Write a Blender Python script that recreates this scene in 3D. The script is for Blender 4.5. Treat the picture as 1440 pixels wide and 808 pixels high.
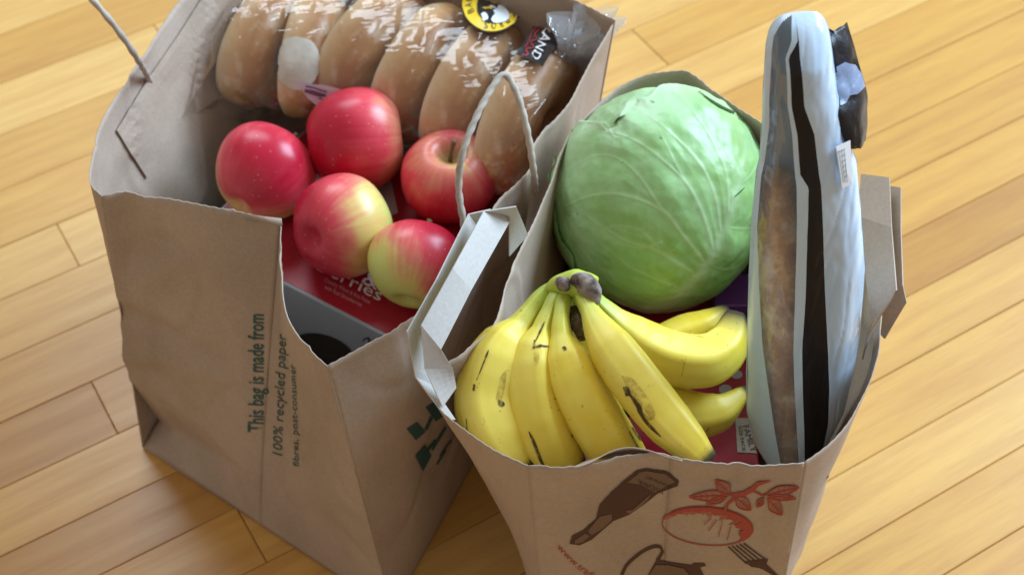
import bpy, bmesh, math, random
import numpy as np
from mathutils import Vector, Matrix, noise
from mathutils.bvhtree import BVHTree
random.seed(4)
for o in list(bpy.data.objects): bpy.data.objects.remove(o)
S = bpy.context.scene
COL = S.collection
R = math.radians

# ------------------------------------------------------------------ camera
F, CX, CY = 2100.0, 720.0, 404.0                     # focal length in photo pixels, photo 1440 x 808
PITCH, ROLL, FLOOR = R(48.85), R(-4.31), R(27.23)
fw = Vector((0, math.cos(PITCH), -math.sin(PITCH)))
r0 = Vector((1, 0, 0)); u0 = r0.cross(fw)
rt = math.cos(ROLL) * r0 + math.sin(ROLL) * u0
up = -math.sin(ROLL) * r0 + math.cos(ROLL) * u0
EYE = Vector((0, 0, 1.0))
cd = bpy.data.cameras.new('camera'); cam = bpy.data.objects.new('camera', cd); COL.objects.link(cam)
m = Matrix((rt, up, -fw)).transposed().to_4x4(); m.translation = EYE
cam.matrix_world = m
cd.sensor_width = 36; cd.sensor_fit = 'HORIZONTAL'; cd.lens = F / 1440 * 36
cd.clip_start = .01; cd.clip_end = 50
cd.dof.use_dof = True; cd.dof.focus_distance = .90; cd.dof.aperture_fstop = 9
S.camera = cam

# ------------------------------------------------------------------ light
W = bpy.data.worlds.new('World'); S.world = W; W.use_nodes = True
W.node_tree.nodes['Background'].inputs[0].default_value = (1, .90, .79, 1)
W.node_tree.nodes['Background'].inputs[1].default_value = .39
def area(name, loc, target, sx, sy, power, col):
    l = bpy.data.lights.new(name, 'AREA'); l.shape = 'RECTANGLE'; l.size = sx; l.size_y = sy
    l.energy = power; l.color = col
    o = bpy.data.objects.new(name, l); COL.objects.link(o); o.location = loc
    o.rotation_euler = (Vector(target) - Vector(loc)).to_track_quat('-Z', 'Y').to_euler()
    return o
area('window_light', (3.3, 2.2, 2.6), (.05, .7, .2), 2.5, 2.2, 350, (.56, .77, 1))
area('back_fill_light', (-.5, 2.6, 2.3), (0, .8, .2), 1.4, 1.0, 34, (.74, .88, 1))  # added fill for the left floor and apple tops, no second window there
S.view_settings.view_transform = 'Standard'; S.view_settings.look = 'None'
S.view_settings.exposure = 0.15; S.view_settings.gamma = 1

# ------------------------------------------------------------------ geometry helpers
def ray(px, py): return fw + rt * ((px - CX) / F) - up * ((py - CY) / F)
def at(px, py, z):
    d = ray(px, py); return EYE + d * ((z - EYE.z) / d.z)
def project(p):
    v = Vector(p) - EYE; w = v.dot(fw)
    return CX + F * v.dot(rt) / w, CY - F * v.dot(up) / w
def thing(name, loc, label, cat, group=None):
    o = bpy.data.objects.new(name, None); COL.objects.link(o); o.location = loc
    o.empty_display_size = .02
    return tag(o, label, cat, group)
def tag(o, label, cat, group=None):
    o['label'] = label; o['category'] = cat
    if group: o['group'] = group
    return o
def wloc(o):
    v = Vector((0, 0, 0))
    while o is not None: v += Vector(o.location); o = o.parent
    return v
def obj(name, verts, faces, mat, parent=None, smooth=True, solid=0, offset=-1, attrs=None, sharp=None):
    off = wloc(parent)
    me = bpy.data.meshes.new(name)
    me.from_pydata([tuple(Vector(v) - off) for v in verts], [], faces)
    mats = mat if isinstance(mat, (list, tuple)) else [mat]
    for mm in mats: me.materials.append(mm)
    if smooth:
        me.polygons.foreach_set('use_smooth', [True] * len(me.polygons))
    if attrs:
        for k, vals in attrs.items():
            a = me.attributes.new(k, 'FLOAT', 'POINT'); a.data.foreach_set('value', list(map(float, vals)))
    if sharp:
        me.set_sharp_from_angle(angle=sharp)
    me.update()
    o = bpy.data.objects.new(name, me); COL.objects.link(o)
    if parent is not None: o.parent = parent
    if solid:
        md = o.modifiers.new('thickness', 'SOLIDIFY'); md.thickness = solid; md.offset = offset
    return o
def grid_faces(rows, cols, wrap=False, flip=False):
    f = []
    n = cols if wrap else cols - 1
    for i in range(rows - 1):
        for j in range(n):
            k = (j + 1) % cols
            q = (i * cols + j, i * cols + k, (i + 1) * cols + k, (i + 1) * cols + j)
            f.append(q[::-1] if flip else q)
    return f
def catmull(pts, n):
    """n points evenly spread by length on a smooth curve through pts"""
    P = [Vector(p) for p in pts]
    if len(P) == 2: return [P[0].lerp(P[1], i / (n - 1)) for i in range(n)]
    P = [P[0] * 2 - P[1]] + P + [P[-1] * 2 - P[-2]]
    out = []
    for i in range(1, len(P) - 2):
        a, b, c, d = P[i - 1:i + 3]
        for k in range(24):
            t = k / 24
            out.append(.5 * (2 * b + (c - a) * t + (2 * a - 5 * b + 4 * c - d) * t * t + (3 * b - a - 3 * c + d) * t ** 3))
    out.append(P[-2])
    L = [0]
    for i in range(1, len(out)): L.append(L[-1] + (out[i] - out[i - 1]).length)
    res = []; k = 0
    for i in range(n):
        s = L[-1] * i / (n - 1)
        while k < len(L) - 2 and L[k + 1] < s: k += 1
        seg = L[k + 1] - L[k]
        res.append(out[k].lerp(out[k + 1], (s - L[k]) / seg if seg > 0 else 0))
    return res
def nz(x, y, z, s=1.0): return noise.noise(Vector((x, y, z)) * s)
def interp(xs, ys, x): return float(np.interp(x, xs, ys))
def tube(pts, radii, seg=10, samples=None, cap=True, shape=None):
    """loft of circles along a smooth path; radii interpolated along it"""
    n = samples or len(pts) * 6
    C = catmull(pts, n)
    rs = [interp(np.linspace(0, 1, len(radii)), radii, i / (n - 1)) for i in range(n)]
    T = [(C[min(i + 1, n - 1)] - C[max(i - 1, 0)]).normalized() for i in range(n)]
    x = T[0].orthogonal().normalized()
    V = []
    for i in range(n):
        x = (x - T[i] * x.dot(T[i])).normalized(); y = T[i].cross(x)
        for k in range(seg):
            a = 2 * math.pi * k / seg
            q = shape(a, i / (n - 1)) if shape else 1
            V.append(C[i] + (x * math.cos(a) + y * math.sin(a)) * rs[i] * q)
    Fc = grid_faces(n, seg, wrap=True)
    if cap:
        V.append(C[0] - T[0] * rs[0] * .3); V.append(C[-1] + T[-1] * rs[-1] * .3)
        a, b = len(V) - 2, len(V) - 1
        for k in range(seg):
            Fc.append((a, (k + 1) % seg, k)); Fc.append((b, (n - 1) * seg + k, (n - 1) * seg + (k + 1) % seg))
    return V, Fc
def box(center, sx, sy, z0, z1, rot=0):
    c, s = math.cos(rot), math.sin(rot)
    V = []
    for z in (z0, z1):
        for dx, dy in ((-1, -1), (1, -1), (1, 1), (-1, 1)):
            x, y = dx * sx / 2, dy * sy / 2
            V.append((center[0] + x * c - y * s, center[1] + x * s + y * c, z))
    return V, [(3, 2, 1, 0), (4, 5, 6, 7), (0, 1, 5, 4), (1, 2, 6, 5), (2, 3, 7, 6), (3, 0, 4, 7)]
def bvh_of(objs):
    V, Fc = [], []
    for o in objs:
        k = len(V); off = wloc(o)
        V += [Vector(v.co) + off for v in o.data.vertices]
        Fc += [tuple(i + k for i in p.vertices) for p in o.data.polygons]
    return BVHTree.FromPolygons(V, Fc)
def hit(bvh, px, py, lift=.0006):
    d = ray(px, py).normalized()
    h = bvh.ray_cast(EYE, d)
    if h[0] is None: return None
    n = h[1] if h[1].dot(d) < 0 else -h[1]
    return h[0] + n * lift
def decal(name, polys, mat, bvh, parent, lift=.0006, maxlen=7, verts2d=None, faces=None, thick=0):
    """flat print: outlines drawn on the photo grid and laid onto the real surface they are printed on"""
    bm = bmesh.new()
    if verts2d is not None:
        vs = [bm.verts.new((x, y, 0)) for x, y in verts2d]
        for f in faces:
            try: bm.faces.new([vs[i] for i in f])
            except ValueError: pass
    else:
        for p in polys:
            try: bm.faces.new([bm.verts.new((x, y, 0)) for x, y in p])
            except ValueError: pass
    bmesh.ops.triangulate(bm, faces=bm.faces[:])
    for it in range(5):
        es = [e for e in bm.edges if e.calc_length() > maxlen]
        if not es: break
        bmesh.ops.subdivide_edges(bm, edges=es, cuts=1)
        bmesh.ops.triangulate(bm, faces=[f for f in bm.faces if len(f.verts) > 3])
    bad = []
    for v in bm.verts:
        h = hit(bvh, v.co.x, v.co.y, lift)
        if h is None: bad.append(v)
        else: v.co = h
    bmesh.ops.delete(bm, geom=bad, context='VERTS')
    bm.verts.index_update()
    V = [v.co.copy() for v in bm.verts]; Fc = [[v.index for v in f.verts] for f in bm.faces]
    # faces look to the camera
    Fc = [f if (V[f[1]] - V[f[0]]).cross(V[f[2]] - V[f[0]]).dot(EYE - V[f[0]]) > 0 else f[::-1] for f in Fc]
    bm.free()
    return obj(name, V, Fc, mat, parent, smooth=True, solid=thick, offset=1)
def stroke(pts, w, closed=False):
    """outline polygons of a pen stroke of width w (or list of widths)"""
    n = len(pts); out = []
    ws = w if isinstance(w, (list, tuple)) else [w] * n
    P = [Vector((x, y)) for x, y in pts]
    if closed: P.append(P[0]); ws = list(ws) + [ws[0]]; n += 1
    N = []
    for i in range(n):
        a = P[max(i - 1, 0)]; b = P[min(i + 1, n - 1)]
        if closed and i in (0, n - 1): a, b = P[n - 2], P[1]
        t = (b - a).normalized(); N.append(Vector((-t.y, t.x)))
    for i in range(n - 1):
        q = [P[i] + N[i] * ws[i] / 2, P[i + 1] + N[i + 1] * ws[i + 1] / 2, P[i + 1] - N[i + 1] * ws[i + 1] / 2, P[i] - N[i] * ws[i] / 2]
        out.append([(v.x, v.y) for v in q])
    return out
def curve2(pts, n=20):
    return [(v.x, v.y) for v in catmull([(x, y, 0) for x, y in pts], n)]
def ell(cx, cy, a, b, rot=0, n=28, a0=0, a1=2 * math.pi):
    c, s = math.cos(rot), math.sin(rot); k = n if abs(a1 - a0 - 2 * math.pi) < 1e-6 else n - 1
    return [(cx + a * math.cos(t) * c - b * math.sin(t) * s, cy + a * math.cos(t) * s + b * math.sin(t) * c)
            for t in (a0 + (a1 - a0) * i / k for i in range(n))]
def text2d(s, shear=0, space=1.0, bold=0):
    cu = bpy.data.curves.new('t', 'FONT'); cu.body = s; cu.shear = shear; cu.space_character = space
    cu.resolution_u = 2; cu.offset = bold
    o = bpy.data.objects.new('t', cu); COL.objects.link(o)
    dg = bpy.context.evaluated_depsgraph_get(); dg.update()
    me = bpy.data.meshes.new_from_object(o.evaluated_get(dg))
    V = [(v.co.x, v.co.y) for v in me.vertices]; Fc = [tuple(p.vertices) for p in me.polygons]
    bpy.data.objects.remove(o); bpy.data.curves.remove(cu); bpy.data.meshes.remove(me)
    return V, Fc
def text_decal(name, s, start, end, height, mat, bvh, parent, upv=None, shear=0, lift=.0006, warp=None, bold=0):
    """text between two photo points, letters 'height' pixels tall"""
    V, Fc = text2d(s, shear, 1.0, bold)
    w = max(v[0] for v in V) - min(v[0] for v in V); x0 = min(v[0] for v in V)
    st, en = Vector(start), Vector(end); d = en - st
    u = Vector(upv) if upv else Vector((d.y, -d.x)).normalized()
    u = u.normalized() * height / .72
    out = []
    for x, y in V:
        t = (x - x0) / w
        p = st + d * t + u * y
        if warp: p = p + Vector(warp(t, y))
        out.append((p.x, p.y))
    return decal(name, None, mat, bvh, parent, lift, 12, out, Fc)

# ------------------------------------------------------------------ material helpers
def mat(name, col, rough=.6, spec=.5, metal=0):
    m = bpy.data.materials.new(name); m.use_nodes = True
    b = m.node_tree.nodes['Principled BSDF']
    b.inputs['Base Color'].default_value = (*col, 1); b.inputs['Roughness'].default_value = rough
    b.inputs['Specular IOR Level'].default_value = spec; b.inputs['Metallic'].default_value = metal
    return m
class NT:
    def __init__(s, m): s.m = m; s.t = m.node_tree; s.n = s.t.nodes; s.b = s.n['Principled BSDF']
    def new(s, typ, **kw):
        n = s.n.new(typ)
        for k, v in kw.items():
            if k.startswith('i_'): n.inputs[k[2:].replace('_', ' ')].default_value = v
            else: setattr(n, k, v)
        return n
    def link(s, a, b): s.t.links.new(a, b)
    def noise(s, scale, detail=4, rough=.55, vec=None, dist=0):
        n = s.new('ShaderNodeTexNoise'); n.inputs['Scale'].default_value = scale
        n.inputs['Detail'].default_value = detail; n.inputs['Roughness'].default_value = rough; n.inputs['Distortion'].default_value = dist
        s.link(vec if vec is not None else s.coord(), n.inputs['Vector'])
        return n.outputs['Fac']
    def coord(s):
        if not hasattr(s, 'tc'): s.tc = s.new('ShaderNodeTexCoord')
        return s.tc.outputs['Object']
    def mapping(s, scale=(1, 1, 1), rot=(0, 0, 0), vec=None):
        n = s.new('ShaderNodeMapping'); n.inputs['Scale'].default_value = scale; n.inputs['Rotation'].default_value = rot
        s.link(vec if vec is not None else s.coord(), n.inputs['Vector']); return n.outputs[0]
    def ramp(s, fac, stops):
        n = s.new('ShaderNodeValToRGB'); e = n.color_ramp.elements
        e[0].position, e[0].color = stops[0][0], (*stops[0][1], 1); e[1].position, e[1].color = stops[1][0], (*stops[1][1], 1)
        for p, c in stops[2:]:
            x = e.new(p); x.color = (*c, 1)
        s.link(fac, n.inputs[0]); return n.outputs[0]
    def mix(s, fac, a, b, mode='MIX'):
        n = s.new('ShaderNodeMix', data_type='RGBA', blend_type=mode)
        for v, i in ((fac, 0), (a, 6), (b, 7)):
            if isinstance(v, (int, float)): n.inputs[i].default_value = v
            elif isinstance(v, tuple): n.inputs[i].default_value = (*v, 1)
            else: s.link(v, n.inputs[i])
        return n.outputs[2]
    def math(s, op, a, b=0, clamp=False):
        n = s.new('ShaderNodeMath', operation=op); n.use_clamp = clamp
        for v, i in ((a, 0), (b, 1)):
            if isinstance(v, (int, float)): n.inputs[i].default_value = v
            else: s.link(v, n.inputs[i])
        return n.outputs[0]
    def attr(s, name):
        n = s.new('ShaderNodeAttribute'); n.attribute_name = name; return n.outputs['Fac']
    def color(s, c): s.link(c, s.b.inputs['Base Color'])
    def bump(s, h, strength=.2, dist=.002):
        n = s.new('ShaderNodeBump'); n.inputs['Strength'].default_value = strength; n.inputs['Distance'].default_value = dist
        s.link(h, n.inputs['Height']); s.link(n.outputs[0], s.b.inputs['Normal']); return n.outputs[0]

def paper_mat(name, col, var=.1):
    m = mat(name, col, .62, .4); t = NT(m)
    big = t.noise(14, 3); fine = t.noise(420, 3, .7)
    fib = t.noise(240, 4, .7, t.mapping((1, 1, .25)))
    dk = tuple(c * (1 - var * 1.6) for c in col); lt = tuple(min(1, c * (1 + var)) for c in col)
    c = t.ramp(big, [(.3, dk), (.7, lt)])
    c = t.mix(t.math('MULTIPLY', fib, .3), c, tuple(c_ * .8 for c_ in col))
    c = t.mix(.08, c, t.ramp(fine, [(.35, (.12, .09, .06)), (.65, (.8, .68, .5))]))
    t.color(c)
    h = t.math('ADD', t.math('MULTIPLY', t.noise(38, 5, .6), 1.0), t.math('MULTIPLY', fine, .12))
    t.bump(h, .13, .003)
    return m
PAPER = paper_mat('kraft_paper', (.45, .345, .27))
PAPER_R = paper_mat('kraft_paper_lighter', (.46, .35, .272))
STRAP = paper_mat('handle_paper', (.55, .52, .49), .04)
CORD = paper_mat('twisted_cord', (.50, .43, .36), .2)
INK_G = mat('green_ink', (.045, .11, .10), .8, .2)
INK_B = mat('brown_ink', (.10, .052, .036), .8, .2)
INK_BM = mat('brown_ink_half', (.2, .125, .085), .8, .2)
INK_R = mat('red_ink', (.42, .085, .06), .8, .2)
INK_RM = mat('red_ink_half', (.42, .15, .10), .8, .2)
WHITE = mat('white_print', (.8, .78, .78), .5)
BLACK = mat('black_print', (.012, .011, .012), .4)

def wood_mat():
    m = mat('maple_board', (.6, .36, .15), .33, .6); t = NT(m)
    oi = t.new('ShaderNodeObjectInfo'); rnd = oi.outputs['Random']
    at_ = t.attr('tone')
    sh = t.new('ShaderNodeVectorMath', operation='ADD'); cmb = t.new('ShaderNodeCombineXYZ')
    t.link(t.math('MULTIPLY', rnd, 37), cmb.inputs[0]); t.link(t.math('MULTIPLY', rnd, 91), cmb.inputs[1])
    rotv = t.mapping((1, 1, 1), (0, 0, 0))
    t.link(rotv, sh.inputs[0]); t.link(cmb.outputs[0], sh.inputs[1]); v = sh.outputs[0]
    g1 = t.noise(9, 5, .6, t.mapping((.55, 8, 1), vec=v), .15)
    g2 = t.noise(60, 4, .7, t.mapping((.5, 14, 1), vec=v))
    g3 = t.noise(3.5, 2, .5, t.mapping((1, 3, 1), vec=v))
    base = t.ramp(at_, [(0, (.44, .21, .044)), (1, (.77, .49, .160)), (.5, (.62, .34, .080))])
    c = t.mix(t.math('MULTIPLY', t.ramp(g1, [(.38, (0, 0, 0)), (.68, (1, 1, 1))]), .55), base, t.mix(1, base, (.72, .55, .42), 'MULTIPLY'))
    c = t.mix(t.math('MULTIPLY', t.ramp(g2, [(.46, (0, 0, 0)), (.75, (1, 1, 1))]), .38), c, t.mix(1, c, (.66, .5, .38), 'MULTIPLY'))
    c = t.mix(t.math('MULTIPLY', t.ramp(g3, [(.35, (0, 0, 0)), (.75, (1, 1, 1))]), .25), c, t.mix(1, c, (1.12, 1.05, .9), 'MULTIPLY'))
    # an odd small knot
    vo = t.new('ShaderNodeTexVoronoi'); vo.inputs['Scale'].default_value = 4.2
    t.link(t.mapping((1, 1.7, 1), vec=v), vo.inputs['Vector'])
    k = t.ramp(vo.outputs['Distance'], [(.0, (1, 1, 1)), (.05, (0, 0, 0))])
    c = t.mix(t.math('MULTIPLY', k, .45), c, (.2, .08, .025))
    t.color(c)
    rr = t.math('ADD', .26, t.math('MULTIPLY', g1, .2)); t.link(rr, t.b.inputs['Roughness'])
    t.bump(g2, .06, .001)
    return m
WOOD = wood_mat()
GAP = mat('board_joint', (.34, .18, .065), .8, .2)

# ------------------------------------------------------------------ the floor: base sheet and single boards
fl = obj('floor', [(-2.5, -1, -.012), (3, -1, -.012), (3, 4, -.012), (-2.5, 4, -.012)], [(0, 1, 2, 3)], GAP, smooth=False)
fl['kind'] = 'structure'
fu = Vector((math.cos(FLOOR), math.sin(FLOOR), 0)); fn = Vector((-math.sin(FLOOR), math.cos(FLOOR), 0))
seams = [.11, .172, .234, .296, .355, .411, .467, .524, .581, .638, .697, .755, .817, .882, .948, 1.016, 1.08, 1.153, 1.23, 1.307, 1.385, 1.46, 1.54, 1.62, 1.70]
joints = {15: [.079, -.50, .40, 1.32], 12: [.042, -.42, .42, 1.2], 9: [.0975, -.4, .45, 1.25], 14: [-.3, .30, .685, 1.2]}
tones = {12: {0: .22, 1: .30, 2: .5}, 13: {}, 11: {}, 15: {}, 9: {}}
tone_row = [.5, .55, .45, .5, .55, .78, .6, .62, .35, .62, .36, .50, .35, .62, .60, .66, .66, .42, .82, .38, .75, .5, .6, .5]
boards = []
def board(u0_, u1, n0, n1, tone):
    g = .0003; b = .0005; z = -.0 + random.uniform(-.00025, .0001)
    L, Wd = u1 - u0_, n1 - n0
    V = []
    for zz, e in ((-.011, g), (z - b, g), (z, g + b)):
        for uu, nn in ((e, e), (L - e, e), (L - e, Wd - e), (e, Wd - e)): V.append((uu, nn, zz))
    Fc = [(0, 1, 5, 4), (1, 2, 6, 5), (2, 3, 7, 6), (3, 0, 4, 7), (4, 5, 9, 8), (5, 6, 10, 9), (6, 7, 11, 10), (7, 4, 8, 11), (8, 9, 10, 11)]
    me = bpy.data.meshes.new('plank'); me.from_pydata(V, [], Fc); me.materials.append(WOOD)
    a = me.attributes.new('tone', 'FLOAT', 'POINT'); a.data.foreach_set('value', [tone] * len(V))
    o = bpy.data.objects.new('plank', me); COL.objects.link(o); o.parent = fl
    o.location = fu * u0_ + fn * n0; o.rotation_euler = (0, 0, FLOOR)
    return o
for i in range(len(seams) - 1):
    js = joints.get(i)
    if js is None:
        js = [random.uniform(-.75, -.3), random.uniform(.26, .44), random.uniform(1.08, 1.4)]
    js = sorted([-1.2] + [j for j in js if -1.1 < j < 1.7] + [1.8])
    for k in range(len(js) - 1):
        tn = .5 + (tone_row[i] - .5) * 1.1 + random.uniform(-.17, .17)
        if i == 12: tn = (.34, .24, .36, .5, .5, .5)[k]
        board(js[k], js[k + 1], seams[i], seams[i + 1], max(0, min(1, tn)))

# ------------------------------------------------------------------ paper bags
def panel_grid(rim, b0, b1, H=64, seed=0, wf=None, bulge=None, crease=None, wr=.0016, density=.0032, pink=.0007):
    """grid of a paper panel from the base edge b0-b1 up to the rim polyline"""
    L = sum((rim[i + 1] - rim[i]).length for i in range(len(rim) - 1))
    n = max(12, int(L / density)); 
    top = []
    # resample without smoothing away the corners of the polyline
    top = catmull(rim, n)
    V = []
    for i in range(H + 1):
        t = i / H
        for j in range(n):
            s = j / (n - 1)
            w = wf(t) if wf else t
            B = Vector(b0).lerp(Vector(b1), s); T = top[j]
            p = Vector((B.x + (T.x - B.x) * w, B.y + (T.y - B.y) * w, .0015 + (T.z - .0015) * t))
            V.append(p)
    rs = random.Random(seed * 7 + 1); folds = []
    for q in range(11):
        c0 = (rs.random(), rs.random()); an = rs.choice([rs.uniform(-.5, .5), rs.uniform(0, 3.14), rs.uniform(1.2, 1.9)])
        folds.append((c0, math.cos(an), math.sin(an), rs.uniform(.05, .16), rs.choice([-1, 1]) * rs.uniform(.0012, .0034), rs.uniform(.15, .4)))
    # displace along a rough outward normal
    e = Vector(b1) - Vector(b0); out = Vector((e.y, -e.x, 0)).normalized()
    k = 0
    for i in range(H + 1):
        t = i / H
        for j in range(n):
            s = j / (n - 1); p = V[k]
            edge = min(1, 8 * s, 8 * (1 - s)) * min(1, t * 6)
            d = 0
            d += wr * edge * (nz(p.x + seed, p.y, p.z, 14) + .5 * nz(p.x, p.y + seed, p.z, 34))
            rg = abs(nz(p.x * 1.3 + seed, p.y * 1.3, p.z * .9 + seed, 13))
            d -= .0016 * edge * max(0, 1 - rg * 9)
            for c0, ca, sa, wd, am, ln in folds:
                xs, ys = s - c0[0], t - c0[1]
                al = xs * ca + ys * sa; ac = abs(-xs * sa + ys * ca)
                if ac < wd and abs(al) < ln: d += am * edge * (1 - ac / wd) * (1 - (al / ln) ** 2) * (wr / .0016) ** .5
            if bulge: d += bulge(s, t)
            if crease: d += crease(s, t)
            p += out * d
            if i == H: p.z += pink * (.5 if j % 2 else -.5)
            k += 1
    return V, grid_faces(H + 1, n), n
def P3(pts, z): return [at(*(q[:2]), q[2] if len(q) > 2 else z) for q in pts]

# --- left bag
ZL = .285
rimAM = P3([(143, 276), (185, 270), (260, 283), (330, 298), (395, 310)], ZL)
rimMB = P3([(395, 312, .283), (393, 360, .283), (395, 400), (403, 445), (425, 482), (460, 515)], ZL)
rimBD = P3([(460, 515), (520, 483), (577, 451), (640, 385), (697, 290), (724, 262), (746, 238), (752, 212), (762, 190), (800, 146), (820, 110), (838, 75), (866, 28)], ZL)
rimDE = P3([(866, 28), (812, 2), (720, -45), (640, -85), (560, -120)], ZL + .003)
rimEA = P3([(560, -120), (400, -92), (310, -45), (255, 0), (195, 95), (150, 160), (129, 225), (127, 258), (143, 276)], ZL)
la, lb = Vector((-.314, .729, 0)), Vector((-.108, .560, 0)); lm = (la + lb) / 2
ld, le = Vector((.047, .86, 0)), Vector((-.134, 1.04, 0))
bagL = thing('paper_bag', (-.12, .80, 0), 'brown paper bag with twisted cord handles, holding the apples and bagels', 'paper bag', 'brown paper grocery bags')
def gusset_crease_l(s, t):
    d = 0
    z = t * .285
    # folded bottom triangle at the left edge
    q = 1 - s / .95
    if q > 0:
        zu, zl = .052 + .035 * q, .052 - .040 * q
        if zl < z < zu: d += -.022 * q * (zu - z) / (zu - zl)
        elif z <= zl: d += -.022 * q * max(0, z / max(zl, .001)) * .9
    for zc, sl, am, wd in ((.168, -.03, .0030, .016), (.118, .025, -.0034, .020)):
        k_ = abs(z - zc - sl * s) / wd
        if k_ < 1: d -= am * (1 - k_) * (1 - .7 * s)
    return d
def gus_w(t): return t ** 1.12
bgL = []
def panel(name, root, rim, b0, b1, mt, keep, **kw):
    V, Fc, n = panel_grid(rim, b0, b1, **kw)
    o = obj(name, V, Fc, mt, root, solid=.0007, offset=-1); keep.append(o); return o
panel('gusset_panel', bagL, rimAM, la, lm, PAPER, bgL, seed=3, wf=gus_w, crease=gusset_crease_l)
panel('gusset_panel', bagL, rimMB, lm, lb, PAPER, bgL, seed=5, wf=gus_w, wr=.001)
wallBD = panel('side_panel', bagL, rimBD, lb, ld, PAPER, bgL, seed=8, wr=.0014)
panel('gusset_panel', bagL, rimDE, ld, le, PAPER, bgL, seed=9)
wallEA = panel('side_panel', bagL, rimEA, le, la, PAPER, bgL, seed=12, wr=.003)
obj('bag_bottom', [v + Vector((0, 0, .0012)) for v in (la, lm, lb, ld, le)], [(0, 1, 2, 3, 4)], PAPER, bagL, smooth=False)
# torn strip at the top of the front fold
tf = [at(340, 299, .287), at(370, 304, .288), at(396, 307, .289)]; tb = [at(345, 309, .284), at(372, 313, .284), at(397, 318, .285)]
obj('torn_strip', tf + tb, [(0, 1, 4, 3), (1, 2, 5, 4)], PAPER, bagL, solid=.0008)
BL = bvh_of(bgL)
B_EA = bvh_of([wallEA]); B_BD = bvh_of([wallBD])
# handle patch and cords
hp = decal('handle_patch', [[(160, 183), (208, 106), (246, 52), (282, -4), (340, -60), (372, -20), (322, 55), (285, 110), (250, 166), (203, 250)]], PAPER_R, B_EA, bagL, .0022, 12, thick=.0005)
hp.data.polygons.foreach_set('use_smooth', [False] * len(hp.data.polygons))
def cord(pts, parent, r=.0023):
    n = 140; C = catmull(pts, n)
    def twist(a, s): return 1 + .13 * math.cos(2 * (a - s * 75))
    V, Fc = tube(pts, [r, r], seg=12, samples=n, shape=twist)
    return obj('cord_handle', V, Fc, CORD, parent)
h0 = hit(B_EA, 207, 112, .002)
cord([h0 + Vector((-.001, -.001, -.012)), h0, at(190, 78, .312), at(165, 42, .335), at(130, 0, .355), at(85, -48, .37), at(120, -110, .372), at(260, -120, .34), at(330, -70, .29)], bagL)
cord([at(657, 345, .262), at(651, 308, .283), at(645, 262, .302), at(651, 214, .322), at(672, 160, .335), at(698, 114, .343), at(712, 106, .343), at(727, 132, .337), at(741, 182, .318), at(750, 238, .29), at(753, 270, .262)], bagL)
# printing on the left bag
text_decal('printed_text', 'This bag is made from', (371, 606), (371, 441), 23, INK_G, BL, bagL, upv=(-1, .02), shear=.15, bold=.012)
text_decal('printed_text', '100% recycled paper', (397, 640), (403, 470), 14, INK_G, BL, bagL, upv=(-1, -.12), shear=.15)
text_decal('printed_text', 'fibres, post-consumer', (421, 655), (416, 512), 9, INK_G, BL, bagL, upv=(-1, -.06), shear=.15)
mob = [[(598, 572), (617, 560), (628, 580), (612, 592)], [(571, 602), (586, 593), (598, 606), (584, 618)], [(583, 640), (597, 624), (606, 640), (594, 662)]]
for a, b, w in (((598, 604), (606, 586), 4), ((607, 632), (626, 600), 3.5), ((594, 640), (612, 618), 3.5), ((614, 652), (626, 632), 2.5), ((618, 640), (634, 618), 2)): mob += stroke([a, b], w)
decal('printed_emblem', mob, INK_G, B_BD, bagL)

# --- right bag
ZR = .285
rF1 = P3([(742, 655), (790, 657), (830, 651), (885, 645), (942, 641)], ZR)
rF2 = P3([(942, 641), (975, 648), (1010, 652), (1070, 656), (1131, 651)], ZR)
rR = P3([(1131, 651), (1165, 627), (1193, 594), (1215, 553), (1232, 505), (1243, 440), (1236, 350), (1205, 285), (1150, 225), (1080, 178)], ZR)
rB = P3([(1080, 178), (1022, 140), (975, 107), (955, 101), (905, 106), (862, 128), (835, 152), (803, 184)], ZR)
rL = P3([(803, 184), (785, 222), (771, 262), (742, 328), (708, 398), (692, 455), (655, 492), (618, 520), (604, 545), (632, 586), (690, 630), (742, 655)], ZR)
qa, qb = Vector((.004, .505, 0)), Vector((.165, .494, 0)); qm = (qa + qb) / 2
qc, qd = Vector((.19, .80, 0)), Vector((.045, .81, 0))
bagR = thing('paper_bag', (.10, .65, 0), 'brown paper bag with flat strap handles and a bottle drawing, holding cabbage and bananas', 'paper bag', 'brown paper grocery bags')
bgR = []
frontA = panel('gusset_panel', bagR, rF1, qa, qm, PAPER_R, bgR, seed=21, wr=.0012)
frontB = panel('gusset_panel', bagR, rF2, qm, qb, PAPER_R, bgR, seed=23, wr=.0012)
panel('side_panel', bagR, rR, qb, qc, PAPER_R, bgR, seed=25, bulge=lambda s, t: .005 * math.sin(math.pi * min(1, t)) * math.sin(math.pi * min(1, s * 1.4)))
panel('gusset_panel', bagR, rB, qc, qd, PAPER_R, bgR, seed=27)
wallL = panel('side_panel', bagR, rL, qd, qa, PAPER_R, bgR, seed=29)
obj('bag_bottom', [v + Vector((0, 0, .0012)) for v in (qa, qb, qc, qd)], [(0, 1, 2, 3)], PAPER_R, bagR, smooth=False)
BR = bvh_of(bgR)
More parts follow.
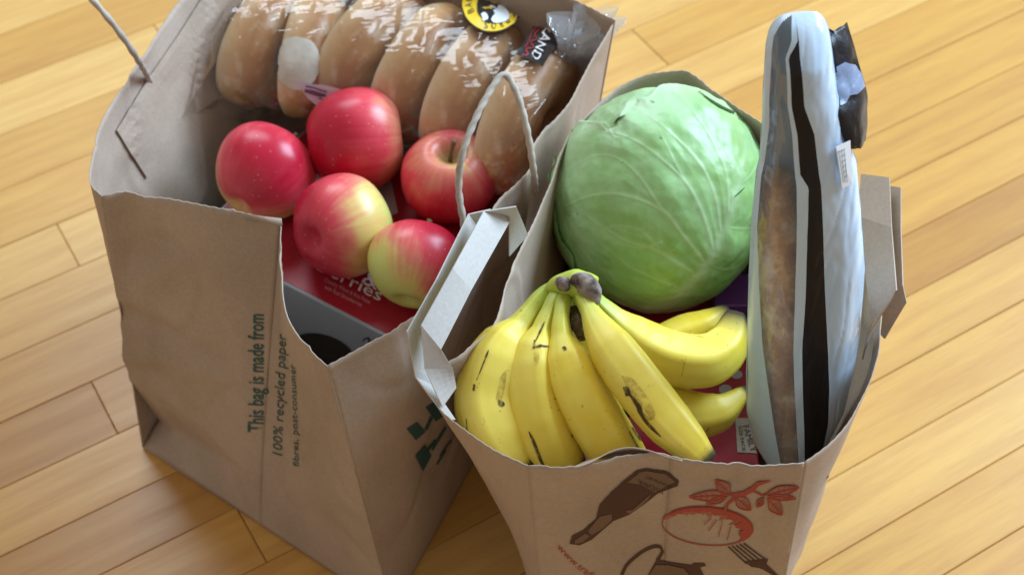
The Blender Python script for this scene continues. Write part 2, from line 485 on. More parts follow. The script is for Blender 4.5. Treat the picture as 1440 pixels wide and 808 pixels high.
# inner fold that stands up behind the front rim
fx = [(806, 657), (830, 649), (858, 634), (884, 628), (912, 632), (935, 640), (960, 647)]
ft = [at(x, y, .288) for x, y in fx]; fb = [a_.lerp(at(x, 656 - (x - 742) * .012, .25) + Vector((0, .006, 0)), w_) for a_, (x, y), w_ in zip(ft, fx, (.1, .6, 1, 1, 1, .6, .1))]
fr_ = catmull(ft, 24) + catmull(fb, 24)
obj('rim_flap', fr_, grid_faces(2, 24), PAPER_R, bagR, solid=.0007)
def ribbon(name, A, B, parent, mt=STRAP, n=40, sm=False):
    """flat paper strap between two edge polylines of equal point count (kept sharp at the mitres)"""
    V = []; m_ = 6
    rows = []
    for i in range(len(A) - 1):
        for k in range(m_ + (i == len(A) - 2)):
            t = k / m_; rows.append((A[i].lerp(A[i + 1], t), B[i].lerp(B[i + 1], t)))
    for a, b in rows:
        for q in range(5): V.append(a.lerp(b, q / 4))
    return obj(name, V, grid_faces(len(rows), 5), mt, parent, smooth=False, solid=.0009, offset=0)
# left strap, front layer and back layer
ribbon('strap_handle', [at(622, 572, .285), at(597, 518, .300), at(592, 457, .322), at(636, 378, .330), at(680, 297, .326), at(726, 290, .326), at(742, 330, .290)],
       [at(641, 545, .283), at(637, 518, .296), at(620, 491, .308), at(662, 408, .314), at(722, 302, .312), at(716, 312, .312), at(716, 360, .285)], bagR)
ribbon('strap_handle', [at(630, 590, .280), at(584, 530, .292), at(572, 466, .314), at(614, 392, .322), at(659, 301, .318), at(690, 294, .316)],
       [at(640, 590, .272), at(606, 540, .284), at(592, 480, .298), at(630, 405, .303), at(674, 322, .302), at(700, 320, .30)], bagR)
# right strap
ribbon('strap_handle', [at(1251, 250, .330), at(1254, 320, .332), at(1261, 408, .328), at(1237, 446, .300), at(1218, 480, .275)],
       [at(1211, 245, .318), at(1207, 304, .318), at(1226, 455, .306), at(1220, 470, .290), at(1213, 505, .265)], bagR, PAPER_R)
ribbon('strap_handle', [at(1267, 264, .322), at(1267, 320, .322), at(1270, 401, .320), at(1275, 425, .314), at(1244, 476, .290)],
       [at(1236, 260, .312), at(1238, 330, .312), at(1246, 415, .308), at(1241, 440, .304), at(1239, 470, .288)], bagR, PAPER)
# --- drawings printed on the front
BF = bvh_of([frontA, frontB])
def C(pts, n=16): return curve2(pts, n)
bottle = [(895, 660), (908, 657), (938, 661), (955, 675), (953, 682), (925, 692), (905, 708), (885, 722), (862, 731), (845, 746), (832, 757), (815, 765), (801, 763), (804, 752), (820, 744), (838, 728), (843, 708), (860, 690), (880, 672)]
decal('printed_bottle', [bottle], INK_B, BF, bagR)
decal('printed_bottle', [[(899, 662), (908, 660), (936, 664), (950, 675), (930, 685), (921, 690), (902, 680), (882, 676)], [(843, 724), (860, 720), (861, 728), (848, 740), (832, 750), (826, 745)], [(879, 716), (890, 714), (915, 692), (911, 700), (896, 714), (885, 720)], [(808, 757), (822, 748), (829, 751), (818, 760), (808, 762)]], INK_BM, BF, bagR, .0009)
text_decal('printed_text', 'CIDRE', (932, 687), (896, 671), 7, INK_B, BF, bagR, upv=(.3, 1), lift=.0012)
text_decal('printed_text', 'BOUQUET', (943, 680), (906, 665), 5, INK_B, BF, bagR, upv=(.3, 1), lift=.0012)
pk = ell(995, 738, 64, 27, .08, 40)
decal('printed_peach', stroke(pk, 1.6, True), INK_R, BF, bagR)
def pch(t, k):
    c, q = math.cos(t), math.sin(t); x, y = 64 * k * c, 27 * k * q
    return (995 + x * math.cos(.08) - y * math.sin(.08), 738 + x * math.sin(.08) + y * math.cos(.08))
def crescent(a0, a1, wf, k0=.985, n=40):
    ts = [R(a0 + (a1 - a0) * i / n) for i in range(n + 1)]
    ins = [pch(t, max(.05, k0 - wf(i / n))) for i, t in enumerate(ts)]; o_ = [pch(t, k0) for t in ts]
    return [[o_[i], o_[i + 1], ins[i + 1], ins[i]] for i in range(n)]
jg = lambda x, a: a * (.6 + .4 * math.sin(x * 61) * math.cos(x * 23))
decal('printed_peach', crescent(188, 405, lambda x: .02 + jg(x, .62) * math.sin(math.pi * min(1, x * 1.02)) ** .8), INK_RM, BF, bagR, .0005)
decal('printed_peach', crescent(205, 400, lambda x: .02 + jg(x + .3, .42) * math.sin(math.pi * x) ** .7 + (.10 if x > .6 else 0) * math.sin(math.pi * (x - .6) / .4)), INK_R, BF, bagR, .0009)
for a, b in (((1000, 726), (990, 735)), ((1008, 728), (996, 744)), ((1016, 730), (1010, 752)), ((1028, 736), (1022, 757))): decal('printed_peach', stroke([a, b], 1.3), INK_R, BF, bagR, .0011)
st = stroke([(1019, 716), (1024, 706), (1031, 701), (1030, 694)], [5, 4, 4, 3])
st += stroke([(1030, 694), (1046, 692), (1058, 686), (1066, 678), (1084, 674)], [4, 7, 7, 6, 1]); st += stroke([(1058, 688), (1070, 694), (1076, 695)], 2.5)
def leaf(a, b, w, bend=0):
    A, B = Vector(a), Vector(b); d = B - A; n_ = Vector((-d.y, d.x)).normalized()
    m1 = A.lerp(B, .5) + n_ * bend
    e1 = C([a, tuple(A.lerp(B, .35) + n_ * (w + bend)), tuple(A.lerp(B, .7) + n_ * (w * .75 + bend)), b], 10)
    e2 = C([a, tuple(A.lerp(B, .35) - n_ * (w - bend)), tuple(A.lerp(B, .7) - n_ * (w * .75 - bend)), b], 10)
    out = stroke(e1, 1.7) + stroke(e2, 1.7) + stroke(C([a, tuple(m1), b], 8), 1.2)
    for f in (.35, .5, .65, .8):
        c = A.lerp(B, f) + n_ * bend * .9
        for sg in (1, -1): out += stroke([tuple(c), tuple(c + d * .1 + n_ * sg * w * .6)], .8)
    return out, [e1 + e2[::-1]]
lf = [((1028, 694), (1006, 673), 8), ((1026, 694), (969, 697), 7), ((1022, 697), (993, 707), 4), ((1034, 697), (1056, 715), 8), ((1076, 694), (1124, 683), 7), ((1080, 696), (1119, 699), 4), ((1080, 699), (1100, 722), 8), ((1074, 698), (1064, 711), 4)]
fills = []
for a, b, w in lf:
    s_, f_ = leaf(a, b, w); st += s_; fills += f_
decal('printed_peach', st, INK_R, BF, bagR, .0009)
decal('printed_peach', fills, mat('red_ink_wash', (.40, .20, .14), .8, .2), BF, bagR, .0005)
fork = stroke([(1063, 790), (1075, 795), (1092, 808), (1110, 828)], [10, 9, 4, 4]) 
for k in range(5):
    fork += stroke([(1024 + k * 5.4, 767 - k * 1.2), (1050 + k * 6.5, 791 - k * 1.5)], 2.0)
fork += [[(1047, 788), (1080, 784), (1076, 796), (1068, 797), (1056, 795)]]
decal('printed_fork', fork, INK_B, BF, bagR)
tea = stroke(C([(874, 808), (882, 792), (905, 773), (925, 766), (932, 774), (924, 786)], 14), 4.5) 
decal('printed_teapot', tea, INK_B, BF, bagR)
decal('printed_teapot', [[(924, 784), (938, 788), (972, 793), (976, 790), (990, 790), (993, 794), (984, 796), (990, 808), (994, 830), (896, 830), (912, 806)]], INK_B, BF, bagR, .0005)
decal('printed_teapot', [[(922, 792), (940, 792), (962, 797), (975, 812), (940, 816), (908, 812)]], INK_BM, BF, bagR, .0009)
text_decal('printed_text', 'www.trader', (784, 770), (842, 816), 10, INK_R, BF, bagR, shear=.3, upv=(.5, -1), warp=lambda t, y: (0, 6 * math.sin(t * 3.1)))
BS = bvh_of([bgR[2]])
text_decal('printed_text', 'www.traderjoes', (1163, 672), (1190, 642), 4, INK_B, BR, bagR, shear=.2)
decal('printed_curve', stroke(C([(688, 768), (700, 782), (712, 800), (722, 822)], 10), [3, 5, 5, 3, 4, 5, 4, 5, 4, 3]), INK_B, BR, bagR)

# ------------------------------------------------------------------ boxes in the bags
RED = mat('red_carton', (.36, .012, .025), .38, .4)
t = NT(RED); t.color(t.ramp(t.noise(60, 3), [(.3, (.33, .010, .022)), (.7, (.39, .016, .03))]))
CARD = mat('shaded_white_carton', (.32, .35, .39), .5)  # white board made grey: shadow inside the bag is put into its colour
ZB = .165
c1, c2 = at(268, 331, ZB), at(420, 145, ZB); c3 = at(606, 506, ZB)
bw = (c3 - c1); bd = (c2 - c1); bd = bd - bw * (bd.dot(bw) / bw.dot(bw))
cb = thing('cereal_box', (c1 + bw / 2 + bd / 2) * Vector((1, 1, 0)) if False else Vector(((c1 + bw / 2 + bd / 2).x, (c1 + bw / 2 + bd / 2).y, .002)), 'red topped cereal box lying under the apples in the left bag', 'cereal box')
def slab(a, w, d, z0, z1):
    V = []
    for z in (z0, z1):
        for q in (a, a + w, a + w + d, a + d): V.append((q.x, q.y, z))
    return V, [(3, 2, 1, 0), (4, 5, 6, 7), (0, 1, 5, 4), (1, 2, 6, 5), (2, 3, 7, 6), (3, 0, 4, 7)]
V, Fc = slab(c1, bw, bd, .002, ZB)
cbx = obj('carton', V, Fc, CARD, cb, smooth=False); bv = cbx.modifiers.new('edge', 'BEVEL'); bv.width = .0012; bv.segments = 2
wu, du = bw.normalized(), bd.normalized()
V, Fc = slab(c1 + wu * .0025 + du * .0025, bw - wu * .005, bd - du * .005, ZB, ZB + .0005)
top = obj('printed_top', V, Fc, RED, cb, smooth=False)
BT = bvh_of([top]); BC = bvh_of([cbx])
text_decal('printed_text', 'Berries', (446, 380), (534, 424), 17, WHITE, BT, cb, upv=(.42, -1))
text_decal('printed_text', '&', (508, 398), (530, 409), 22, WHITE, BT, cb, upv=(.42, -1))
text_decal('printed_text', 'Crunchy Wheat & Rice Flakes', (456, 396), (520, 428), 6, mat('pink_print', (.6, .3, .32), .5), BT, cb, upv=(.42, -1))
text_decal('printed_text', 'with Real Strawberries', (456, 406), (508, 432), 6, bpy.data.materials['pink_print'], BT, cb, upv=(.42, -1))
decal('printed_circle', [ell(455, 492, 44, 22, .3)], BLACK, BC, cb)
text_decal('printed_text', '2', (516, 487), (526, 480), 12, BLACK, BC, cb)
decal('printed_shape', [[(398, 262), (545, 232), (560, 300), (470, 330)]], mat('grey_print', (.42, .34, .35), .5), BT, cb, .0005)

rb = thing('carton_box', (.10, .655, .002), 'dark red carton under the bananas and cabbage in the right bag', 'box')
V, Fc = box((.10, .66), .125, .26, .002, .165, R(-4))
rbo = obj('carton', V, Fc, RED, rb, smooth=False); rbo.modifiers.new('edge', 'BEVEL').width = .001
BRX = bvh_of([rbo])
decal('label', [[(1034, 588), (1058, 588), (1074, 638), (1037, 636)]], mat('beige_label', (.50, .46, .38), .6), BRX, rb)
text_decal('printed_text', 'FAMILY', (1044, 600), (1056, 636), 9, BLACK, BRX, rb, lift=.001, upv=(1, -.25))
text_decal('printed_text', 'SIZE PACK', (1038, 600), (1044, 636), 5, INK_B, BRX, rb, lift=.001, upv=(1, -.25))
for e_ in (ell(957, 462, 9, 8), ell(1036, 527, 8, 6), ell(1020, 548, 9, 7)): decal('printed_dot', [e_], bpy.data.materials.get('grey_dot') or mat('grey_dot', (.42, .40, .42), .6), BRX, rb)
text_decal('printed_text', 'CTAR', (1048, 482), (1051, 512), 8, WHITE, BRX, rb, lift=.001, upv=(1, -.2))
pp = at(1042, 408, .185)
V, Fc = box((pp.x, pp.y), .04, .03, .166, .186, R(-4))
po = obj('purple_box', V, Fc, mat('purple_carton', (.13, .035, .17), .5), None, smooth=False)
po.modifiers.new('edge', 'BEVEL').width = .001
tag(po, 'small purple carton between the cabbage and the baguette wrapper', 'box')

# ------------------------------------------------------------------ apples
def apple_mat():
    m = mat('apple_skin', (.4, .02, .03), .27, .42); t = NT(m)
    bl = t.attr('blush')
    cmb = t.new('ShaderNodeCombineXYZ'); t.link(t.attr('streak'), cmb.inputs[0]); t.link(t.attr('streak_b'), cmb.inputs[2])
    oi = t.new('ShaderNodeObjectInfo'); t.link(t.math('MULTIPLY', oi.outputs['Random'], 50), cmb.inputs[1])
    st = t.noise(5, 4, .7, cmb.outputs[0])
    nb = t.noise(28, 4, .6)
    f = t.math('ADD', bl, t.math('MULTIPLY', t.math('SUBTRACT', st, .5), .34)); f = t.math('ADD', f, t.math('MULTIPLY', t.math('SUBTRACT', nb, .5), .45))
    c = t.ramp(f, [(.08, (.50, .010, .036)), (.40, (.70, .070, .092)), (.58, (.74, .24, .15)), (.72, (.76, .52, .17)), (.88, (.66, .66, .18))])
    vo = t.new('ShaderNodeTexVoronoi'); vo.inputs['Scale'].default_value = 170; t.link(t.coord(), vo.inputs['Vector'])
    dots = t.ramp(vo.outputs['Distance'], [(.08, (1, 1, 1)), (.16, (0, 0, 0))])
    c = t.mix(t.math('MULTIPLY', dots, .28), c, (.72, .46, .30))
    c = t.mix(t.attr('pit'), c, (.28, .24, .07))
    t.color(c)
    t.link(t.math('ADD', .25, t.math('MULTIPLY', nb, .14)), t.b.inputs['Roughness'])
    t.bump(t.noise(55, 3), .05, .002)
    return m
APPLE = apple_mat(); STEM = mat('stem', (.16, .11, .045), .8)
def apple(c, r, axis, blushdir, bl, label, squash=.93, stem=True, seed=0, blush_off=0):
    ax = Vector(axis).normalized(); x = ax.orthogonal().normalized(); y = ax.cross(x)
    bd_ = Vector(blushdir).normalized()
    root = thing('apple', c - Vector((0, 0, r * .93)), label, 'apple', 'loose red apples in the left bag')
    nu, nv = 56, 40
    V, bls, sts, stb, pit = [], [], [], [], []
    for i in range(nv + 1):
        ph = math.pi * i / nv
        for j in range(nu):
            th = 2 * math.pi * j / nu
            lob = 1 + .018 * math.cos(5 * th + seed) * (.4 + .6 * (1 - math.cos(ph)) / 2) + .02 * math.cos(2 * th + seed * 2)
            rr_ = math.sin(ph) * (1.01 + .06 * math.cos(ph)) * lob
            h = math.cos(ph) * squash
            g = math.exp(-(math.sin(ph) / .27) ** 2)
            if math.cos(ph) > 0: h -= .42 * g
            else: h += .22 * math.exp(-(math.sin(ph) / .25) ** 2); pass
            p = (x * math.cos(th) + y * math.sin(th)) * rr_ + ax * h
            p *= 1 + .02 * nz(p.x + seed * 3, p.y, p.z, 1.6)
            V.append(c + p * r)
            d = p.normalized()
            bls.append(bl + .55 * (d.dot(bd_)) + .12 * nz(d.x + seed, d.y, d.z, 2.2) + blush_off)
            sts.append(math.cos(th) * 1.4 + .1 * math.cos(ph)); stb.append(math.sin(th) * 1.4)
            pit.append(max(0, min(1, g * 1.1 - .25)) if math.cos(ph) > 0 else 0)
    o = obj('apple_body', V, grid_faces(nv + 1, nu, wrap=True, flip=True), APPLE, root, attrs={'blush': bls, 'streak': sts, 'streak_b': stb, 'pit': pit})
    if stem:
        b = c + ax * r * (squash - .44)
        V, Fc = tube([b, b + ax * r * .28 + x * r * .03, b + ax * r * .56 + x * r * .10], [.0016, .0013, .0021], seg=8, samples=10)
        obj('stem', V, Fc, STEM, root)
    return root
def pc(px, py, z): return at(px, py, z)
tocam = lambda p: (EYE - p).normalized()
def dirv(sx, sy, d): return (rt * sx + up * sy - fw * d).normalized()       # picture right, picture up, towards the lens
za = ZB
def mk(px, py, rp, zt, *a, **k):
    r = rp * (at(px, py, .2) - EYE).dot(fw) / F
    c = at(px, py, za + zt + r * .97)
    return apple(c, r, *a, **k)
mk(372, 243, 71, 0, dirv(.5, .75, -.4), dirv(-.2, -.3, -.9), .60, 'plain red apple furthest to the left in the bag, beside the bag wall', seed=1)
mk(500, 196, 73, .004, dirv(.93, .12, -.1), dirv(.9, .1, .1), .10, 'deep red apple in front of the bagels with its stem to the right', seed=2, squash=1.0)
mk(632, 250, 68, 0, dirv(.06, .60, .80), dirv(.10, .50, .85), .12, 'red apple seen from above with its stem hollow facing up, behind the cord handle', seed=3.3)
mk(480, 318, 72, 0, dirv(.6, .3, -.75), dirv(.95, .05, .1), .40, 'pinkish red apple with a yellow right side in the middle of the group', seed=4.1)
mk(585, 372, 67, 0, dirv(.2, .9, -.4), dirv(-.75, -.62, .12), .52, 'half yellow half red apple lowest in the group, over the box lettering', seed=5.2)

# ------------------------------------------------------------------ bagels in a clear bag
def bagel_mat():
    m = mat('bagel_crust', (.5, .26, .1), .42, .45); t = NT(m)
    s = t.attr('side'); n1 = t.noise(22, 4); n2 = t.noise(130, 3)
    f = t.math('ADD', s, t.math('MULTIPLY', t.math('SUBTRACT', n1, .45), .6))
    c = t.ramp(f, [(.0, (.38, .17, .060)), (.25, (.58, .325, .14)), (.50, (.72, .52, .30)), (.85, (.88, .80, .64))])
    c = t.mix(t.math('MULTIPLY', t.ramp(n2, [(.55, (0, 0, 0)), (.75, (1, 1, 1))]), .25), c, (.30, .13, .045))
    fl_ = t.noise(46, 4, .65); c = t.mix(t.math('MULTIPLY', t.ramp(fl_, [(.52, (0, 0, 0)), (.70, (1, 1, 1))]), .45), c, (.86, .78, .64))
    t.color(c); t.bump(t.math('ADD', n2, n1), .2, .002)
    return m
BAGEL = bagel_mat()
def bagel_mesh():
    nu, nv = 64, 32; V, sd = [], []
    for i in range(nu):
        th = 2 * math.pi * i / nu
        for j in range(nv):
            a = 2 * math.pi * j / nv
            ca, sa = math.cos(a), math.sin(a)
            rr_ = .0275 + .0205 * (abs(ca) ** .9) * (1 if ca > 0 else -1)
            rr_ = .0275 + .0205 * (abs(ca) ** .7) * (1 if ca > 0 else -1)
            z = .0215 * (abs(sa) ** .75) * (1 if sa > 0 else -1)
            if sa < -.5: z = max(z, -.0150) 
            k = 1 + .035 * nz(math.cos(th) * 1.4, math.sin(th) * 1.4, a * .3, 1.5)
            V.append((rr_ * k * math.cos(th), rr_ * k * math.sin(th), z * k))
            sd.append(max(0, .22 - .62 * sa) + (.5 * max(0, sa - .75)))
    Fc = []
    for i in range(nu):
        for j in range(nv):
            i2, j2 = (i + 1) % nu, (j + 1) % nv
            Fc.append((i * nv + j, i2 * nv + j, i2 * nv + j2, i * nv + j2))
    return V, Fc, sd
V, Fc, sd = bagel_mesh()
bme = bpy.data.meshes.new('bagel'); bme.from_pydata(V, [], Fc); bme.materials.append(BAGEL)
bme.polygons.foreach_set('use_smooth', [True] * len(Fc))
a_ = bme.attributes.new('side', 'FLOAT', 'POINT'); a_.data.foreach_set('value', sd)
ZG = .212
row = [(372, 62), (438, 76), (523, 74), (598, 100), (666, 128), (742, 168)]
labs = ['brown bagel at the left end of the bagel bag, partly behind the pale cut one', 'bagel with its pale flat side showing, second from the left in the clear bag',
        'brown bagel above the price label and the deep red apple', 'brown bagel in the middle of the bag, just left of the round yellow sticker',
        'golden bagel directly below the round yellow sticker', 'golden bagel with a pale side under the black label, nearest the bag knot']
PB = [at(x, y, ZG) for x, y in row]
axd = (PB[-1] - PB[0]).normalized()
tilts = [(.06, .12), (.30, .10), (-.16, .1), (-.10, .08), (-.06, .06), (-.03, .0)]
sizes = [1.0, .98, 1.06, 1.06, 1.08, 1.14]
for p, l, (tz, ty), sc in zip(PB, labs, tilts, sizes):
    o = bpy.data.objects.new('bagel', bme); COL.objects.link(o)
    q = axd.to_track_quat('Z', 'Y')
    o.rotation_mode = 'QUATERNION'
    from mathutils import Quaternion
    o.rotation_quaternion = Quaternion((0, 0, 1), tz) @ Quaternion((fn if False else Vector((-axd.y, axd.x, 0))), ty) @ q
    o.location = p; o.scale = (sc * 1.24, sc * 1.0, .98)
    tag(o, l, 'bagel', 'bagels in the clear plastic bag')

cutb = bpy.data.objects['bagel.001']
bpy.context.view_layer.update()
mw = cutb.matrix_world.copy()
CB = BVHTree.FromPolygons([mw @ v.co for v in bme.vertices], [tuple(p.vertices) for p in bme.polygons])
CRUMB = mat('bagel_crumb', (.72, .68, .58), .6, .3); t = NT(CRUMB); t.color(t.ramp(t.noise(90, 4), [(.35, (.62, .58, .48)), (.65, (.78, .75, .66))]))
cf = decal('cut_face', [C([(418, 52), (440, 60), (449, 85), (442, 112), (424, 126), (402, 120), (390, 98), (392, 70), (404, 55), (418, 52)], 34)], CRUMB, CB, None, .0012, 6)
cf.parent = cutb; cf.matrix_parent_inverse = mw.inverted()
def film_mat(name, tint, lo, hi, bump=.5, scale=35, hazy=0.0, rough=.06):
    m = bpy.data.materials.new(name); m.use_nodes = True; nt = m.node_tree; nt.nodes.clear()
    N = nt.nodes.new
    out = N('ShaderNodeOutputMaterial'); tr = N('ShaderNodeBsdfTransparent'); tr.inputs[0].default_value = (*tint, 1)
    gl = N('ShaderNodeBsdfGlossy'); gl.inputs['Roughness'].default_value = rough; gl.inputs['Color'].default_value = (1, 1, 1, 1)
    tcn = N('ShaderNodeTexCoord')
    n1 = N('ShaderNodeTexNoise'); n1.noise_type = 'RIDGED_MULTIFRACTAL'; n1.inputs['Scale'].default_value = scale; n1.inputs['Detail'].default_value = 3
    mp = N('ShaderNodeMapping'); mp.inputs['Rotation'].default_value = (.3, .4, .9); mp.inputs['Scale'].default_value = (1, .38, .7)
    nt.links.new(tcn.outputs['Object'], mp.inputs[0]); nt.links.new(mp.outputs[0], n1.inputs['Vector'])
    n2 = N('ShaderNodeTexNoise'); n2.noise_type = 'RIDGED_MULTIFRACTAL'; n2.inputs['Scale'].default_value = scale * 2.6; n2.inputs['Detail'].default_value = 2
    mp2 = N('ShaderNodeMapping'); mp2.inputs['Rotation'].default_value = (.8, .1, -.5); mp2.inputs['Scale'].default_value = (.22, 1, .6)
    nt.links.new(tcn.outputs['Object'], mp2.inputs[0]); nt.links.new(mp2.outputs[0], n2.inputs['Vector'])
    ad = N('ShaderNodeMath'); ad.operation = 'MULTIPLY_ADD'; ad.inputs[1].default_value = .45
    nt.links.new(n2.outputs[0], ad.inputs[0]); nt.links.new(n1.outputs[0], ad.inputs[2])
    bp = N('ShaderNodeBump'); bp.inputs['Strength'].default_value = bump; bp.inputs['Distance'].default_value = .003
    nt.links.new(ad.outputs[0], bp.inputs['Height'])
    fr = N('ShaderNodeLayerWeight'); fr.inputs['Blend'].default_value = .35
    nt.links.new(bp.outputs[0], gl.inputs['Normal'])
    mr = N('ShaderNodeMapRange'); mr.inputs['To Min'].default_value = lo; mr.inputs['To Max'].default_value = hi
    nt.links.new(fr.outputs['Fresnel'], mr.inputs['Value'])
    mx = N('ShaderNodeMixShader'); nt.links.new(mr.outputs[0], mx.inputs[0]); nt.links.new(tr.outputs[0], mx.inputs[1]); nt.links.new(gl.outputs[0], mx.inputs[2])
    last = mx
    if hazy:
        df = N('ShaderNodeBsdfDiffuse'); df.inputs[0].default_value = (.62, .76, .90, 1); nt.links.new(bp.outputs[0], df.inputs['Normal'])
        m2 = N('ShaderNodeMixShader'); m2.inputs[0].default_value = hazy
        nt.links.new(mx.outputs[0], m2.inputs[1]); nt.links.new(df.outputs[0], m2.inputs[2]); last = m2
    nt.links.new(last.outputs[0], out.inputs[0])
    return m
FILM = film_mat('clear_film', (.985, .985, .99), .03, .42, .9, 75)
# tube of film round the row
e0 = PB[0] - axd * .045; e1 = PB[-1] + axd * .05
side = Vector((-axd.y, axd.x, 0)); upz = Vector((0, 0, 1))
bb = thing('bagel_bag', ((e0 + e1) / 2) - Vector((0, 0, .046)), 'clear crinkled plastic bag of bagels with yellow and black stickers behind the apples', 'plastic bag')
NR, NS = 150, 84
V = []
knot = at(812, 92, .245)
flapc = at(327, 88, .215)
path = catmull([flapc, PB[0] - axd * .012, PB[1], PB[2], PB[3], PB[4], PB[5], PB[5] + axd * .03 + Vector((0, 0, .01)), knot], NR)
for i in range(NR):
    s = i / (NR - 1)
    dist = (path[i] - path[0]).length
    for j in range(NS):
        a = 2 * math.pi * j / NS
        R0 = .0575
        # left end closes to a flat seal, right end gathers to the knot
        lw = min(1, .12 + s / .13); lw = lw ** .6
        rw = min(1, .07 + (1 - s) / .13); rw = rw ** .7
        ry = 1.33 * R0 * rw * (.82 + .18 * min(1, s / .12)); rz = R0 * rw * lw * 1.0
        tr_ = s * 46
        p0 = Vector((s * 9, math.cos(a) * 1.0, math.sin(a) * 1.0))
        wv = abs(nz(s * 8 + math.cos(a) * 1.3, math.cos(a) * 2.0 + 3, math.sin(a) * 2.0, 1.3))
        wv2 = abs(nz(s * 20 - math.sin(a) * 3, math.cos(a) * 4 + 9, math.sin(a) * 4, 1.2))
        k = 1 + .07 * (.3 - wv) + .045 * (.3 - wv2) + .02 * nz(s * 40, math.cos(a) * 9, math.sin(a) * 9)
        gath = max(0, (s - .80) / .20)
        k += gath * .35 * math.sin(a * 7 + s * 4) * .5
        V.append(path[i] + side * math.cos(a) * ry * k + upz * math.sin(a) * rz * k)
film = obj('film', V, grid_faces(NR, NS, wrap=True), FILM, bb)
# gathered tail beyond the knot
V = []
tailp = catmull([knot, at(816, 72, .262), at(822, 48, .272), at(826, 22, .28)], 26)
for i in range(26):
    s = i / 25
    w = .006 + .013 * s ** .8
    for j in range(60):
        a = 2 * math.pi * j / 60
        k = 1 + (.30 * math.sin(a * 6 + s * 3) + .2 * nz(math.cos(a) * 3, math.sin(a) * 3, s * 3)) * (.4 + s)
        V.append(tailp[i] + (rt * math.cos(a) * 1.15 + (up * .35 + Vector((.2, 0, .7)) * .5) * math.sin(a) * .55) * w * k)
obj('gathered_tail', V, grid_faces(26, 60, wrap=True), film_mat('tail_film', (.95, .96, .98), .16, .7, .9, 60, .14), bb)
# the flat seal at the left end
obj('end_seal', [at(322, 58, .235), at(344, 60, .235), at(420, 40, .245), at(324, 116, .205), at(350, 120, .203), at(372, 124, .2)], [(0, 1, 4, 3), (1, 2, 5, 4)], FILM, bb)
BFM = bvh_of([film])
YEL = mat('yellow_sticker', (.78, .53, .03), .35); 
decal('round_sticker', [ell(692, 6, 43.5, 42, 0, 40)], BLACK, BFM, bb, .0012, 8)
decal('round_sticker', [ell(692, 6, 42, 40.5, 0, 40)], YEL, BFM, bb, .0016, 8)
decal('sticker_picture', [ell(694, 11, 24, 25, .1, 28)], BLACK, BFM, bb, .002, 8)
decal('sticker_picture', [C([(700, 8), (714, 20), (713, 32), (696, 36), (690, 30), (698, 20)], 16), C([(676, 24), (682, 21), (686, 30), (680, 33)], 10), C([(687, 12), (692, 12), (703, 20), (699, 27), (692, 18)], 12)], mat('pale_print', (.72, .78, .82), .4), BFM, bb, .0024, 5)
def arc_text(s, cx, cy, r, a0, a1, h, mt, lift=.002):
    for k, ch in enumerate(s):
        if ch == ' ': continue
        a = a0 + (a1 - a0) * (k + .5) / len(s)
        c_ = Vector((cx + r * math.cos(a), cy + r * math.sin(a))); tdir = Vector((-math.sin(a), math.cos(a))) * (1 if a1 > a0 else -1)
        u_ = Vector((math.cos(a), math.sin(a))) * (1 if a1 > a0 else -1)
        w = h * .62
        text_decal('sticker_letter', ch, tuple(c_ - tdir * w / 2 - u_ * h / 2), tuple(c_ + tdir * w / 2 - u_ * h / 2), h, mt, BFM, bb, upv=tuple(u_), lift=lift)
arc_text('EM BROS', 692, 6, 33.5, R(-8), R(112), 10, BLACK)
arc_text('BAGELS', 692, 6, 33.5, R(150), R(238), 10, BLACK)
decal('black_label', [[(754, 33), (791, 53), (764, 96), (726, 78)]], BLACK, BFM, bb, .0014, 6)
text_decal('label_text', 'ILAND', (768, 39), (747, 86), 14, WHITE, BFM, bb, upv=(.90, .42), lift=.0036)
decal('label_script', stroke(C([(762, 42), (752, 52), (756, 58), (746, 62), (750, 70), (740, 72), (742, 80), (735, 80)], 26), 1.6) + stroke(C([(756, 40), (748, 50), (744, 60), (738, 70)], 10), 1.2), mat('red_script', (.35, .015, .02), .5), BFM, bb, .002, 5)
decal('price_label', [[(416, 112), (470, 122), (523, 131), (455, 153), (434, 137)]], mat('lilac_label', (.62, .55, .68), .5), BFM, bb, .003, 8)
decal('price_print', stroke([(431, 119), (462, 126)], 2) + stroke([(429, 125), (461, 132)], 5) + stroke([(448, 136), (468, 140)], 2.5), mat('violet_print', (.16, .07, .16), .6), BFM, bb, .0036, 6)

# ------------------------------------------------------------------ cabbage
cc = at(928, 279, .243); cr = 144 * (cc - EYE).dot(fw) / F
X, Y, Z = rt.copy(), up.copy(), -fw.copy()
cab = thing('cabbage', (cc.x, cc.y, .166), 'pale green cabbage head with white veins at the back of the right bag', 'cabbage')
rib_main = catmull([(870, 436, 0), (905, 432, 0), (950, 412, 0), (985, 376, 0), (1012, 325, 0), (1030, 272, 0), (1046, 205, 0)], 60)
veins = [(rib_main, 7.5, 1.0)]
def vein(pts, w, s): veins.append((catmull([(x, y, 0) for x, y in pts], 40), w, s))
vein([(990, 368), (960, 330), (930, 295), (880, 275), (840, 275), (800, 290)], 3.2, .8)
vein([(1000, 350), (985, 300), (960, 255), (915, 215), (880, 195), (845, 190)], 3, .8)
vein([(1010, 325), (1000, 270), (975, 225), (935, 185), (900, 160), (870, 150)], 3, .75)
vein([(1020, 300), (1018, 250), (1000, 205), (975, 165), (950, 135)], 2.6, .6)
vein([(980, 384), (945, 362), (915, 345), (880, 335), (840, 310), (815, 290)], 2.8, .65)
vein([(960, 402), (925, 388), (890, 372), (855, 345), (830, 330)], 2.5, .55)
vein([(930, 338), (905, 345), (870, 340)], 2, .5)
vein([(960, 255), (950, 235), (920, 175)], 2, .45)
